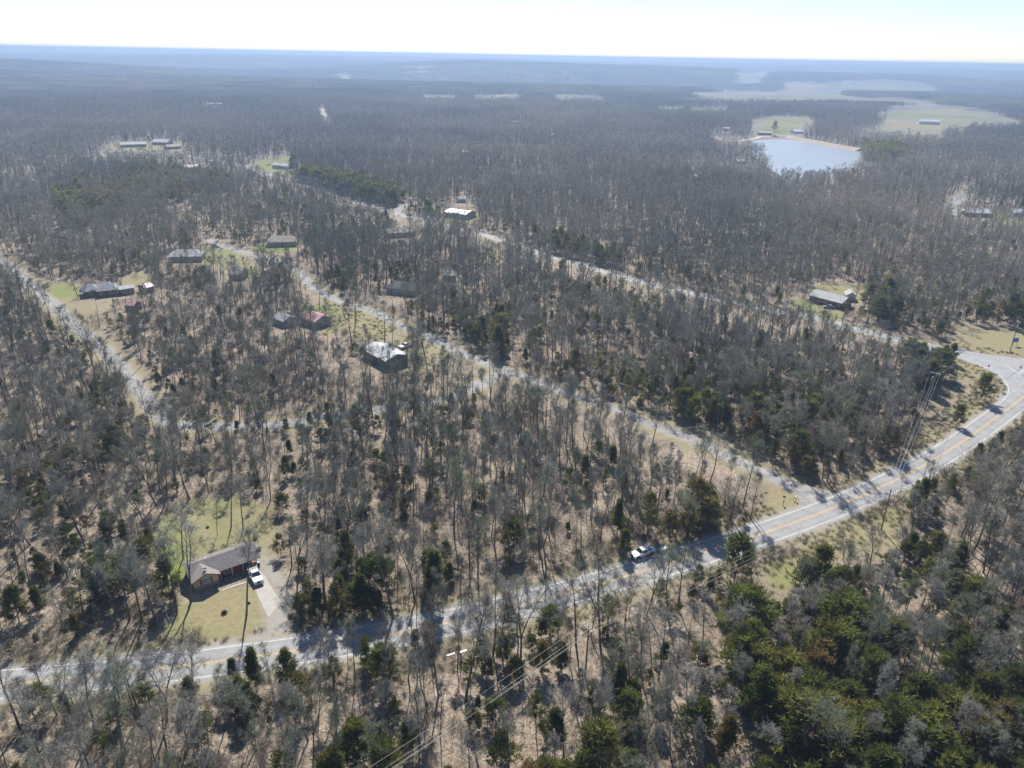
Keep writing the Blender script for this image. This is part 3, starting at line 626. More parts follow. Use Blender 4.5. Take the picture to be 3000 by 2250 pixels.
house((800, 930), (830, 941), 2.6, 6, 1.2, W_GREY, R_GREY, 'small grey shed left of the red roofed house', 'shed', 'shed', nwin=1)
house((425, 843), (448, 837), 2.5, 5, 1.0, W_BRICK, R_RED, 'little red roofed shed right of the large grey roofed house', 'shed', 'shed', nwin=1)
house((365, 893), (390, 895), 2.4, 5, 1.1, W_BRICK, R_RED, 'little red roofed shed below the large grey roofed house', 'shed', 'shed', nwin=1)
house((352, 848), (392, 842), 2.6, 5, 0.7, W_GREY, R_LIGHT, 'low open carport with a pale roof beside the large grey roofed house', 'carport', 'carport', nwin=1)
house((2832, 622), (2912, 626), 3, 10, 2.0, W_GREEN, R_WHITE, 'dark house with a bright white roof at far right', hip=3, nwin=4)
house((2970, 622), (3030, 625), 3, 9, 1.8, W_WHITE, R_WHITE, 'white roofed house cut by the right edge', nwin=3)
for pa, pb, h, dp, rs, wm, rm, lab in [
    ((2037, 517), (2074, 517), 3, 10, 1.6, W_WHITE, R_WHITE, 'white roofed house below the lake, left of the point'),
    ((2162, 473), (2182, 473), 3, 9, 1.6, W_GREY, R_LIGHT, 'small pale roofed house on the wooded point left of the lake'),
    ((2449, 502), (2491, 503), 3.4, 10, 2.2, W_TAN, R_LIGHT, 'pale pinkish roofed house below the right end of the lake'),
    ((2535, 487), (2562, 488), 3.2, 10, 1.8, W_GREY, R_TAN, 'tan roofed house below the right end of the dam'),
    ((2224, 389), (2261, 390), 3, 10, 1.8, W_BRICK, R_LIGHT, 'low house on the lawn behind the lake'),
    ((2328, 385), (2355, 385), 3.4, 12, 1.8, W_WHITE, R_WHITE, 'white barn behind the lake beside the evergreen row'),
    ((2694, 355), (2754, 357), 5, 16, 2.5, W_WHITE, R_WHITE, 'long white barn at the edge of the green pasture'),
    ((2540, 336), (2556, 336), 4, 12, 2, W_WHITE, R_WHITE, 'small white barn left of the green pasture'),
    ((2115, 376), (2135, 377), 3, 9, 1.5, W_WHITE, R_WHITE, 'small white house left of the lake lawn'),
    ((149, 289), (184, 290), 4, 16, 2, W_WHITE, R_WHITE, 'white roofed house on the far left hillside'),
    ((281, 303), (307, 304), 4, 14, 2, W_WHITE, R_WHITE, 'smaller white roofed house right of the far left one'),
    ((607, 304), (650, 304), 4, 10, 1.2, W_WHITE, R_LIGHT, 'thin pale roof in the far woods left of the dirt track'),
    ((0, 303), (32, 304), 4, 16, 2, W_TAN, R_LIGHT, 'pale roofed house at the left edge of the far woods'),
    ((1612, 396), (1634, 396), 3, 12, 1.6, W_WHITE, R_WHITE, 'white roofed house in the woods above centre'),
    ((2180, 637), (2214, 638), 3, 9, 2.2, W_GREY, R_LIGHT, 'pale grey domed looking roof lost in the trees right of centre'),
    ((1300, 807), (1336, 806), 2.8, 6, 1.2, W_TAN, R_LIGHT, 'low pale roof among trunks in the middle woods'),
    ((669, 802), (704, 804), 2.8, 8, 2.4, W_TAN, R_TAN, 'tan roofed house hidden by trees above the red roofed one'),
    ((1350, 445), (1366, 446), 3, 9, 1.4, W_WHITE, R_WHITE, 'tiny white roof in the woods above the metal roofed building'),
    ((1500, 358), (1545, 358), 3, 10, 1.4, W_TAN, R_LIGHT, 'thin pale roof deep in the woods above centre'),
    ((1340, 583), (1364, 583), 2.6, 6, 1.2, W_TAN, R_LIGHT, 'little outbuilding behind the long white metal roofed building'),
    ((2362, 242), (2388, 242), 5, 20, 2, W_WHITE, R_WHITE, 'white farm building above the far tan fields'),
    ((2498, 243), (2510, 243), 5, 20, 2, W_WHITE, R_WHITE, 'white farm building on the far green hillside'),
    ((2706, 219), (2720, 219), 7, 30, 3, W_WHITE, R_WHITE, 'very distant white barn near the right skyline'),
    ((2193, 199), (2206, 199), 7, 30, 3, W_WHITE, R_WHITE, 'very distant white barn below the skyline right of centre')]:
    house(pa, pb, h, dp, rs, wm, rm, lab, 'house' if 'barn' not in lab and 'building on' not in lab and 'farm' not in lab and 'outbuilding' not in lab else 'barn', 'barn' if 'barn' in lab or 'farm' in lab else 'house', small=True)

# --- the near house: main body under a long gable roof, a gabled wing to the front at its west end
A = np.array([-62.9, 123.1]); dd = np.array([11.0, 8.2]); dd /= np.hypot(*dd); az = math.atan2(dd[1], dd[0])
NH = empty('brick_house', (A[0], A[1], 0), az, 'near ranch house with brown shingle roof, cream gable front and red shutters', 'house')
HOUSE_BOX.append((A, dd, 14.2, 8.3))
W_CREAM = mat('cream_siding', (0.62, 0.50, 0.29), 0.75, 0.06, 0.7); W_STONE = mat('stone_skirt', (0.34, 0.29, 0.235), 0.9, 0.25, 3.0); M_RED = mat('red_paint', (0.33, 0.055, 0.035), 0.6, 0.1); M_FASC = mat('brown_fascia', (0.22, 0.10, 0.06), 0.7)
x0, x1 = 0.5, 13.6; y0, y1 = 1.6, 7.6
wb = MB(); wb.box(x0, 10.2, y0, y1, 0, 2.5); wb.box(10.2, x1, y0 + 3.0, y1, 0, 2.5)
wb.prism([(y0 + .02, 2.5), (y1 - .02, 2.5), ((y0 + y1) / 2, 3.72)], x0, x1, 'x'); wb.build('wall', W_BRICK, NH)
rf = roof_slab(x0, x1, y0, y1, 2.5, 1.35, 0.6, 0.14).build('roof', R_BROWN, NH)
wm_ = MB(); wm_.prism([(0.4, 0.95), (5.2, 0.95), (5.2, 2.5), (2.8, 3.55), (0.4, 2.5)], 0.35, 1.75, 'y'); wm_.build('gable_wall', W_CREAM, NH)
wm_ = MB(); wm_.box(0.34, 5.26, 0.28, 1.8, 0, 0.95); wm_.build('wall_skirt', W_STONE, NH)
roof_slab(0.4, 5.2, 0.35, 4.2, 2.52, 1.14, 0.45, 0.15, 'y').build('wing_roof', shingle('lighter_brown_shingles', (0.265, 0.245, 0.225), 2.0), NH)
fb = MB(); hw = 2.4 + .45; ze = 2.52 - .45 * 1.14 / 2.4; fb.add([(2.8 - hw, -.12, ze - .02), (2.8, -.12, 3.64), (2.8, -.12, 3.84), (2.8 - hw, -.12, ze + .2), (2.8 - hw, -.16, ze - .02), (2.8, -.16, 3.64), (2.8, -.16, 3.84), (2.8 - hw, -.16, ze + .2)],
    [(0, 1, 2, 3), (7, 6, 5, 4), (0, 4, 5, 1), (1, 5, 6, 2), (2, 6, 7, 3), (3, 7, 4, 0)])
fb.add([(2.8 + hw, -.12, ze - .02), (2.8, -.12, 3.64), (2.8, -.12, 3.84), (2.8 + hw, -.12, ze + .2), (2.8 + hw, -.16, ze - .02), (2.8, -.16, 3.64), (2.8, -.16, 3.84), (2.8 + hw, -.16, ze + .2)],
    [(3, 2, 1, 0), (4, 5, 6, 7), (0, 1, 5, 4), (1, 2, 6, 5), (2, 3, 7, 6), (3, 0, 4, 7)]); fb.build('fascia', M_FASC, NH)
window(NH, 2.8, 1.25, 1.35, 1.05, 0.35, 'x', M_RED, glass=mat('blue_curtain_glass', (0.22, 0.34, 0.44), 0.25, .1, 2))
window(NH, 7.4, 1.0, 1.4, 1.1, y0, 'x', M_RED); door(NH, 9.2, y0, M_RED)
window(NH, 6.3, 1.1, 1.0, 1.0, x1, 'y')
for a in (5.8, 8.2, 10.4, 13.3): pz = MB(); pz.box(a, a + .14, y0 - .3, y0 - .16, 0, 2.35); pz.build('porch_post', M_WHITE, NH)
dsh = MB(); dsh.tube((3.0, 1.0, 3.45), (3.0, 1.0, 4.15), .04); dsh.build('dish_mast', mat('dark_metal', (.08, .08, .085), .5, metal=.3), NH)
d2 = MB(); n = 14; V = [(0, 0, 0)]; 
for rr_, q in ((.2, .02), (.4, .09)): V += [(rr_ * math.cos(2 * math.pi * k / n), rr_ * .8 * math.sin(2 * math.pi * k / n), q) for k in range(n)]
F = [(0, 1 + k, 1 + (k + 1) % n) for k in range(n)] + [(1 + k, 1 + n + k, 1 + n + (k + 1) % n, 1 + (k + 1) % n) for k in range(n)]
d2.add(V, F); dd2 = d2.build('satellite_dish', MATS['dark_metal'], NH); dd2.location = (3.0, .95, 4.2); dd2.rotation_euler = (R(-50), R(25), 0)
vn = MB(); vn.box(4.2, 4.5, 5.5, 5.7, 3.3, 3.62); vn.build('roof_vent', M_WHITE, rf)
ch = MB(); ch.tube((9.0, 5.4, 3.3), (9.0, 5.4, 4.0), .06); ch.build('vent_pipe', M_WHITE, rf)

def put(name, px, rz, label, cat, group=None, z=0.0):
    g = G(*px); return empty(name, (g[0], g[1], z), rz, label, cat, group)
# things beside the near house
t = put('air_conditioner', (757, 1611), az, 'white slatted unit against the right end of the near house', 'air conditioner')
bxm = MB(); bxm.box(-.5, .5, -.4, .4, 0.05, .75); bxm.build('casing', M_WHITE, t, .03); sl = MB(); [sl.box(-.52, .52, -.36 + .12 * k, -.31 + .12 * k, .76, .80) for k in range(7)]; sl.build('grille', mat('grey_metal', (.4, .4, .4), .5), t)
t = put('garden_cart', (738, 1655), az + .5, 'salmon pink tarp covered load under the right end of the roof', 'tarp')
bxm = MB(); bxm.add([(-1, -.6, .1), (1, -.6, .1), (1, .6, .1), (-1, .6, .1), (-.7, -.4, .95), (.5, -.45, .75), (.75, .35, .85), (-.6, .45, .65)], [(0, 3, 2, 1), (4, 5, 6, 7), (0, 1, 5, 4), (1, 2, 6, 5), (2, 3, 7, 6), (3, 0, 4, 7)])
bxm.build('tarp', mat('salmon_tarp', (.58, .30, .24), .7, .15), t, .08); wv = MB(); [wv.tube((a, -.62, .25), (a, -.52, .25), .25, n=12) for a in (-.6, .6)]; wv.build('wheel', mat('rubber', (.03, .03, .03), .8), t)
t = put('trash_can', (758, 1658), 0, 'dark lidded bin at the right corner of the near house', 'bin')
bxm = MB(); bxm.tube((0, 0, 0), (0, 0, .95), .28, .34, 14); bxm.build('barrel', mat('dark_plastic', (.05, .05, .05), .6), t); l = MB(); l.tube((0, 0, .95), (0, 0, 1.03), .37, .30, 14); l.build('lid', M_WHITE, t)

# ------------------------------------------------------------------ vehicles
M_RUB = mat('rubber', (.03, .03, .03), .8); M_RIM = mat('alloy', (.45, .45, .46), .35, .05, metal=.7); M_LAMP = mat('lamp_glass', (.75, .75, .72), .15, .02, spec=.8); M_TAIL = mat('tail_lamp', (.35, .02, .02), .3)
M_CARGLASS = mat('car_glass', (.03, .05, .055), .06, .02, spec=.9); M_CHR = mat('chrome', (.6, .6, .62), .2, .02, metal=1)
def wheels(root, xs, half, r=.40):
    for x in xs:
        for s in (-1, 1):
            w_ = empty('wheel', (x, s * (half - .12), r), 0); w_.parent = root
            mb = MB(); mb.tube((0, -.13, 0), (0, .13, 0), r, n=20); mb.build('tyre', M_RUB, w_, .02, True)
            mb = MB(); mb.tube((0, s * .10, 0), (0, s * .145, 0), r * .62, r * .55, n=12); mb.build('rim', M_RIM, w_)
def glassbox(root, prof, half0, half1, zlo, zhi, m=None, name='cab'):
    """cabin with tumblehome: profile (x,z); width by height"""
    V = []
    for s in (-1, 1):
        for x, z in prof:
            f = (z - zlo) / (zhi - zlo); V.append((x, s * (half0 + (half1 - half0) * f), z))
    n = len(prof); mb = MB(); mb.add(V, [tuple(range(n)), tuple(range(2 * n - 1, n - 1, -1))] + [(i, i + n, (i + 1) % n + n, (i + 1) % n) for i in range(n)])
    return mb.build(name, m or M_CARGLASS, root, .03)
def pickup(px, rz, label, paint, gate_open=False, tonneau=None, group=None):
    t = put('pickup_truck', px, rz, label, 'pickup truck', group)      # +x is the front
    P = mat('paint_' + paint[0].replace(' ', '_'), paint[1], .25, .02, 1, spec=.6)
    hw = .98
    body = MB()
    body.prism([(2.95, .55), (2.95, .95), (2.80, 1.12), (1.35, 1.22), (1.30, .62), (1.62, .48), (2.35, .48)], -hw, hw)          # nose and hood
    body.box(-.62, 1.33, -hw, hw, .42, 1.20)                                                                                 # doors
    body.build('body', P, t, .05)
    bed = MB(); bed.box(-2.85, -.66, -hw, -hw + .10, .50, 1.25); bed.box(-2.85, -.66, hw - .10, hw, .50, 1.25); bed.box(-.74, -.66, -hw + .1, hw - .1, .6, 1.25); bed.box(-2.85, -.74, -hw + .1, hw - .1, .60, .68)
    b_ = bed.build('bed', P, t, .02)
    if gate_open:
        g_ = MB(); g_.box(-3.40, -2.87, -.80, .80, .66, .72)
    else: g_ = MB(); g_.box(-2.93, -2.86, -.88, .88, .62, 1.22)
    g_.build('tailgate', P, t, .015)
    if tonneau: q = MB(); q.box(-2.84, -.75, -.86, .86, 1.255, 1.30); q.build('bed_cover', tonneau, t, .01)
    glassbox(t, [(1.28, 1.20), (.62, 1.74), (-.45, 1.76), (-.62, 1.20)], .93, .74, 1.20, 1.76, name='windows')
    rf_ = MB(); rf_.add([(.60, -.75, 1.75), (-.47, -.75, 1.77), (-.47, .75, 1.77), (.60, .75, 1.75), (.52, -.68, 1.84), (-.40, -.68, 1.85), (-.40, .68, 1.85), (.52, .68, 1.84)],
        [(0, 1, 2, 3), (7, 6, 5, 4), (0, 4, 5, 1), (1, 5, 6, 2), (2, 6, 7, 3), (3, 7, 4, 0)]); rf_.build('roof', P, t, .02)
    pl = MB(); [pl.tube((1.26, s * .93, 1.2), (.60, s * .745, 1.77), .035, n=6) for s in (-1, 1)]; [pl.tube((.20, s * .945, 1.2), (.16, s * .75, 1.77), .04, n=6) for s in (-1, 1)]; [pl.tube((-.60, s * .94, 1.2), (-.47, s * .75, 1.77), .05, n=6) for s in (-1, 1)]; pl.build('pillar', P, t)
    for s in (-1, 1):
        h_ = MB(); h_.box(2.90, 2.975, s * .62 - .26, s * .62 + .26, .80, .98); h_.build('headlight', M_LAMP, t, .01)
        h_ = MB(); h_.box(-2.90, -2.845, s * .93 - .05, s * .93 + .05, .85, 1.2); h_.build('tail_light', M_TAIL, t)
        mi = MB(); mi.box(.95, 1.10, s * 1.12 - .13, s * 1.12 + .13, 1.18, 1.38); mi.build('mirror', P, t, .02)
        wa = MB(); [wa.tube((x, s * (hw - .02), .40), (x, s * (hw + .005), .40), .52, n=20) for x in (2.02, -1.85)]; wa.build('wheel_arch', M_RUB, t)
    gr = MB(); gr.box(2.93, 2.99, -.34, .34, .66, .98); gr.build('grille', mat('black_plastic', (.03, .03, .03), .5), t)
    bu = MB(); bu.box(2.85, 3.08, -.97, .97, .42, .60); bu.build('front_bumper', M_CHR, t, .03); bu = MB(); bu.box(-3.05, -2.88, -.95, .95, .45, .62); bu.build('rear_bumper', M_CHR, t, .03)
    wheels(t, (2.02, -1.85), 1.02); return t
def suv(px, rz, label, col, name='car', cat='car', hi=1.5, L=4.7, group=None):
    t = put(name, px, rz, label, cat, group); P = mat('paint_%d_%d' % (col[0] * 100, col[2] * 100), col, .28, .02, 1, spec=.6); h = L / 2
    b_ = MB(); b_.prism([(h, .45), (h, .80), (h - .25, .95), (h * .45, 1.02), (-h + .1, 1.02), (-h, .85), (-h, .40), (h - .1, .40)], -.9, .9); b_.build('body', P, t, .05)
    glassbox(t, [(h * .45, 1.0), (h * .12, hi - .05), (-h * .55, hi - .05), (-h * .85, 1.0)], .86, .66, 1.0, hi, name='windows')
    r_ = MB(); r_.box(-h * .55, h * .12, -.66, .66, hi - .06, hi + .01); r_.build('roof', P, t, .02)
    for s in (-1, 1):
        q = MB(); q.box(h - .05, h + .02, s * .62 - .2, s * .62 + .2, .62, .78); q.build('headlight', M_LAMP, t); q = MB(); q.box(-h - .02, -h + .05, s * .7 - .15, s * .7 + .15, .65, .85); q.build('tail_light', M_TAIL, t)
    wheels(t, (h * .62, -h * .6), .94, .34); return t
def head(pa, pb): a = G(*pa); b = G(*pb); return math.atan2(b[1] - a[1], b[0] - a[0])
# roadside truck faces left along the highway; house truck faces the camera down its drive
pickup((1882, 1626), head((1905, 1618), (1842, 1642)), 'white crew cab pickup parked on the highway shoulder with its tailgate down', ('white', (.80, .80, .80)), gate_open=True)
pickup((748, 1693), head((734, 1663), (757, 1707)), 'white pickup with grey bed cover on the concrete driveway of the near house', ('white', (.80, .80, .80)), tonneau=mat('grey_cover', (.30, .29, .27), .8))
pickup((1189, 1018), head((1203, 1013), (1175, 1022)), 'white and maroon pickup parked beside the white metal roofed house', ('pinkish white', (.70, .62, .62)))
suv((2427, 903), head((2440, 903), (2418, 901)), 'dark car with pale bonnet in front of the brick ranch house', (.25, .25, .27), hi=1.6)
suv((2460, 900), head((2460, 893), (2456, 908)), 'white car beside the right end of the brick ranch house', (.75, .75, .76))
suv((249, 852), head((240, 852), (262, 853)), 'white car left of the large grey roofed house', (.76, .76, .77))
suv((374, 858), head((365, 860), (384, 857)), 'white car in front of the carport', (.77, .76, .77), hi=1.6)
suv((631, 725), head((625, 726), (638, 725)), 'silver car on the lane beyond the wide hipped roof house', (.5, .52, .54))
suv((789, 722), head((782, 722), (797, 721)), 'white car parked left of the tan hipped roof house', (.74, .74, .75))
suv((788, 484), head((782, 486), (794, 482)), 'white car at the left end of the white house on the tan lawn', (.72, .72, .74))
suv((781, 802), head((774, 802), (790, 802)), 'white van half hidden by trunks right of the hidden tan roof', (.76, .76, .76), 'van', 'van', 1.9, 5.2)

# roadside stand behind the truck
rz = head((1905, 1618), (1842, 1642))
t = put('folding_table', (1943, 1614), rz, 'white folding table spread with a blue cloth end on the highway shoulder', 'table')
tb = MB(); tb.box(-1.25, 1.25, -.45, .45, .70, .75); tb.build('tabletop', M_WHITE, t); cl = MB(); cl.box(.72, 1.27, -.47, .47, .752, .77); cl.build('blue_cloth', mat('blue_cloth', (.12, .30, .65), .8), t)
for x in (-1.1, 1.1):
    for y in (-.38, .38): q = MB(); q.tube((x, y, 0), (x, y, .70), .025); q.build('leg', MATS['grey_metal'], t)
def chair(px, rz, label, col):
    t = put('camp_chair', px, rz, label, 'camp chair', None); M = mat('chair_%d' % (col[0] * 100), col, .8)
    q = MB(); q.box(-.28, .28, -.28, .28, .42, .46); q.build('seat', M, t); q = MB(); q.add([(-.28, .26, .46), (.28, .26, .46), (.30, .42, 1.0), (-.30, .42, 1.0), (-.28, .29, .46), (.28, .29, .46), (.30, .45, 1.0), (-.30, .45, 1.0)],
        [(0, 1, 2, 3), (7, 6, 5, 4), (0, 4, 5, 1), (1, 5, 6, 2), (2, 6, 7, 3), (3, 7, 4, 0)]); q.build('backrest', M, t)
    for x in (-.3, .3):
        for y in (-.28, .3): q = MB(); q.tube((x, y, 0), (x * .95, -y * .2 + .1, .62), .02); q.build('leg', MATS['dark_metal'], t)
        q = MB(); q.box(x - .04, x + .04, -.28, .28, .62, .65); q.build('armrest', M, t)
chair((1920, 1593), rz + 2.6, 'left of the two red camp chairs by the trees behind the pickup', (.62, .05, .09))
chair((1928, 1596), rz + 2.9, 'right of the two red camp chairs by the trees behind the pickup', (.60, .04, .07))
chair((1957, 1617), rz + 1.2, 'dark red camp chair at the far end of the roadside table', (.40, .03, .05))
chair((1930, 1606), rz + 2.2, 'dark blue camp chair in the shade behind the roadside table', (.06, .08, .22))
tr = G(1898, 1620); cs, sn = math.cos(rz), math.sin(rz)
for k, (dx, dy, s, c, lab) in enumerate([(-1.1, .25, .26, (.07, .20, .42), 'blue tote in the bed of the roadside pickup nearest the cab'), (-1.75, .3, .30, (.05, .16, .38), 'larger blue tote in the middle of the pickup bed'), (-1.7, -.4, .24, (.15, .30, .50), 'pale blue tote on the road side of the pickup bed')]):
    g0 = G(1882, 1626); px_ = (g0[0] + cs * dx - sn * dy, g0[1] + sn * dx + cs * dy)
    t = empty('storage_tote', (px_[0], px_[1], .68), rz + .1 * k, lab, 'tote', 'blue totes in the pickup bed'); M = mat('tote_%d' % k, c, .5)
    q = MB(); q.add([(-s * .85, -s * .7, 0), (s * .85, -s * .7, 0), (s * .85, s * .7, 0), (-s * .85, s * .7, 0), (-s, -s * .8, .5), (s, -s * .8, .5), (s, s * .8, .5), (-s, s * .8, .5)], [(0, 3, 2, 1), (4, 5, 6, 7), (0, 1, 5, 4), (1, 2, 6, 5), (2, 3, 7, 6), (3, 0, 4, 7)]); q.build('tub', M, t)
    q = MB(); q.box(-s * 1.06, s * 1.06, -s * .86, s * .86, .505, .56); q.build('lid', M, t, .015)

# ------------------------------------------------------------------ poles, wires, signs, mailboxes
M_POLE = mat('weathered_pole', (.21, .17, .135), .9, .2, 2.0); M_ARM = mat('pale_crossarm', (.55, .54, .50), .8, .1); M_INS = mat('insulator', (.60, .60, .58), .3); M_WIRE = mat('wire', (.34, .32, .29), .5, .05, spec=.4)
def pole(top, h, dirv, label, arms=2, span=2.4, extra=False, base=None, armz=-.35):
    g = G(*top, h) if base is None else G(*base); t = empty('utility_pole', (g[0], g[1], 0), math.atan2(dirv[1], dirv[0]) + math.pi / 2, label, 'utility pole')
    q = MB(); q.tube((0, 0, 0), (0, 0, h), .17, .11, 10); q.build('pole', M_POLE, t, smooth_=False)
    att = []
    for a in range(arms):
        y = (-.2, .2)[a] if arms == 2 else .16
        q = MB(); q.box(-span / 2, span / 2, y - .06, y + .06, h + armz - .06, h + armz + .06); q.build('crossarm', M_ARM, t)
        for x in (-span / 2 + .1, -span / 2 + .85, span / 2 - .1): q = MB(); q.tube((x, y, h + armz + .06), (x, y, h + armz + .24), .05, .07, 8); q.build('insulator', M_INS, t)
    if extra:
        q = MB(); q.tube((.33, -.05, h - 2.6), (.33, -.05, h - 1.6), .26, .26, 12); q.build('transformer', mat('transformer_grey', (.45, .46, .46), .5), t)
    an = math.atan2(dirv[1], dirv[0]) + math.pi / 2; ax = np.array([math.cos(an), math.sin(an)])
    P = [np.array([*(g[:2] + ax * x), h + armz + .24]) for x in (-span / 2 + .1, -span / 2 + .85, span / 2 - .1)] + [np.array([*(g[:2] + ax * .2), h - 1.7])]
    return t, P
def wires(Pa, Pb, sag, label, idx=None, rad=.02):
    t = None
    ids = idx or range(min(len(Pa), len(Pb))); first = None
    for k in ids:
        a, b = Pa[k], Pb[k]; L = np.linalg.norm(b - a); mb = MB(); n = 16; pr = None
        for i in range(n + 1):
            u = i / n; p = a + (b - a) * u - np.array([0, 0, sag * 4 * u * (1 - u)])
            if pr is not None: mb.tube(pr, p, rad, n=4, cap=False)
            pr = p
        o = mb.build('power_line', M_WIRE); c = label[k] if isinstance(label, (list, tuple)) else label
        tag(o, c, 'power line', 'power lines between the poles')
WL = ['left strand', 'second strand', 'right strand', 'low neutral strand']
gA = G(1725, 1835, 11.0)[:2]; gB = G(2611, 1433, 11.0)[:2]; gC = G(2740, 1090, 11.5)[:2]; gD = G(1100, 2262, 10.5)[:2]; gE = G(2985, 940, 12)[:2]
dAB = (gB - gA) / np.hypot(*(gB - gA)); dBC = (gC - gB) / np.hypot(*(gC - gB)); dDA = (gA - gD) / np.hypot(*(gA - gD))
pA, PA = pole((1725, 1835), 11.0, dAB + dDA, 'pole with double pale crossarm in the woods south of the highway', 2, 2.4)
pB, PB = pole((2611, 1433), 11.0, dAB + dBC, 'lone dark pole on the grassy bank south of the highway', 1, 1.6, armz=-.3)
pC, PC = pole((2740, 1090), 11.5, dBC, 'pole with wide crossarm and transformer on the tan slope inside the bend', 2, 3.0, True)
dCE = (gE - gC) / np.hypot(*(gE - gC))
pE, PE = pole((2985, 940), 12.0, np.array([-1.0, .25]), 'crowded pole with transformer above the blue sign at the right edge', 2, 2.6, True)
gD0 = gD - dDA * 12
nD = np.array([-dDA[1], dDA[0]]); an_ = math.atan2((dAB + dDA)[1], (dAB + dDA)[0]) + math.pi / 2; axd = np.array([math.cos(an_), math.sin(an_)])
PD = [np.array([*(gD0 + axd * x), 10.9]) for x in (-1.1, -.35, 1.1)] + [np.array([*(gD0 + axd * .2), 9.3])]
pD = None
wires(PD, PA, .5, ['%s at the bottom centre, running up to the double crossarm' % k for k in WL])
wires(PA, PB, 1.3, ['%s of the line along the south side of the highway' % k for k in WL])
wires(PB, PC, 1.0, ['%s of the line crossing over the highway to the inner slope' % k for k in WL], rad=.032)
wires(PC, PE, 1.0, ['%s of the line from the inner slope to the right edge pole' % k for k in WL])
# the line behind the county road
far = [((1227, 593), 11), ((1660, 722), 12), ((2080, 843), 12), ((2480, 885), 12.5)]
pts = [G(*p, h)[:2] for p, h in far] + [gE]
prevP = None
lb = ['pole beside the bright green tree on the county road', 'pole above the county road right of centre', 'pole in the woods left of the brick ranch house', 'pole right of the brick ranch house']
for k, ((px_, h), lab) in enumerate(zip(far, lb)):
    dv = pts[k + 1] - pts[max(0, k - 1)]; t, P = pole(px_, h, dv / np.hypot(*dv), lab, 1, 1.8)
    if prevP: wires(prevP, P, 1.4, ['%s of the line behind the county road, span %s' % (s, ['', 'above centre', 'right of centre', 'before the brick ranch house'][k]) for s in WL], rad=.02, idx=[0, 2, 3])
    prevP = P
wires(prevP, PE, 1.4, ['%s of the line behind the county road, last span to the right edge' % s for s in WL], rad=.02, idx=[0, 2, 3])
g9 = G(800, 505, 12); P9 = [np.array([g9[0], g9[1] + k * .8, 12]) for k in (0, 1, 2)] + [np.array([g9[0], g9[1], 10.5])]
t0_, P0 = pole((840, 500), 12, np.array([1, -.5]), 'far pole beside the white house on the tan lawn', 1, 1.8)
_, Pf = pole(far[0][0], far[0][1], np.array([1, -.5]), 'x', 1, 1.8); bpy.data.objects.remove(_, do_unlink=True)
wires(P0, Pf, 2.5, ['%s of the far line from the white house to the green tree' % s for s in WL], rad=.02, idx=[0, 2])
for o in [o for o in bpy.data.objects if o.parent is None and o.name.startswith(('pole', 'crossarm', 'insulator'))]: bpy.data.objects.remove(o, do_unlink=True)

def text_mesh(name, s, size, m, parent, loc, rot):
    cu = bpy.data.curves.new(name, 'FONT'); cu.body = s; cu.size = size; cu.align_x = 'CENTER'; cu.align_y = 'CENTER'; cu.extrude = .004
    tmp = bpy.data.objects.new('tmp_text', cu); COL.objects.link(tmp); bpy.context.view_layer.update()
    me = bpy.data.meshes.new_from_object(tmp.evaluated_get(bpy.context.evaluated_depsgraph_get())); bpy.data.objects.remove(tmp, do_unlink=True)
    me.name = name; me.materials.clear(); me.materials.append(m); o = link(name, me, parent); o.location = loc; o.rotation_euler = rot; return o
M_POST = mat('sign_post', (.35, .35, .34), .5, metal=.4); M_SRED = mat('sign_red', (.55, .03, .04), .4, .03); M_BACK = mat('sign_back', (.42, .43, .45), .4, .05, metal=.5); M_BLUE = mat('sign_blue', (.04, .20, .62), .4, .03)
def stop_sign(px, rz, label):
    t = put('stop_sign', px, rz, label, 'stop sign'); q = MB(); q.tube((0, 0.03, 0), (0, 0.03, 2.75), .035, n=6); q.build('post', M_POST, t)
    oc = [(math.cos(R(22.5 + 45 * k)), math.sin(R(22.5 + 45 * k))) for k in range(8)]
    q = MB(); q.prism([(a * .46, 2.35 + b * .46) for a, b in oc], -.012, .012); q.build('rim', M_WHITE, t); q = MB(); q.prism([(a * .42, 2.35 + b * .42) for a, b in oc], -.02, -.013); f = q.build('face', M_SRED, t)
    text_mesh('lettering', 'STOP', .33, M_WHITE, f, (0, -.024, 2.35), (R(90), 0, 0)); return t
stop_sign((2985, 1094), .15, 'stop sign standing at the painted triangle in the junction')
stop_sign((2892, 1090), .25, 'stop sign on the inner verge at the curved edge line')
stop_sign((2287, 1441), R(200), 'stop sign seen from behind at the mouth of the gravel side road')
t = put('road_sign', (2909, 1166), -.6, 'small dark diamond shaped sign on the grass inside the bend', 'road sign')
q = MB(); q.tube((0, 0.03, 0), (0, .03, 2.3), .03, n=6); q.build('post', M_POST, t); q = MB(); q.prism([(-.45, 2.0), (0, 1.55), (.45, 2.0), (0, 2.45)], -.01, .01); q.build('panel', mat('dark_sign', (.12, .09, .07), .6), t)
t = put('road_sign', (2972, 1013), .1, 'blue two post sign on the far verge at the right edge', 'road sign')
q = MB(); [q.tube((x, 0.03, 0), (x, .03, 3.0), .06, n=6) for x in (-.7, .7)]; q.build('post', mat('wood_post', (.16, .11, .08), .9), t); q = MB(); q.box(-1.05, 1.05, -.03, 0, 1.5, 3.2); q.build('panel', M_BLUE, t)
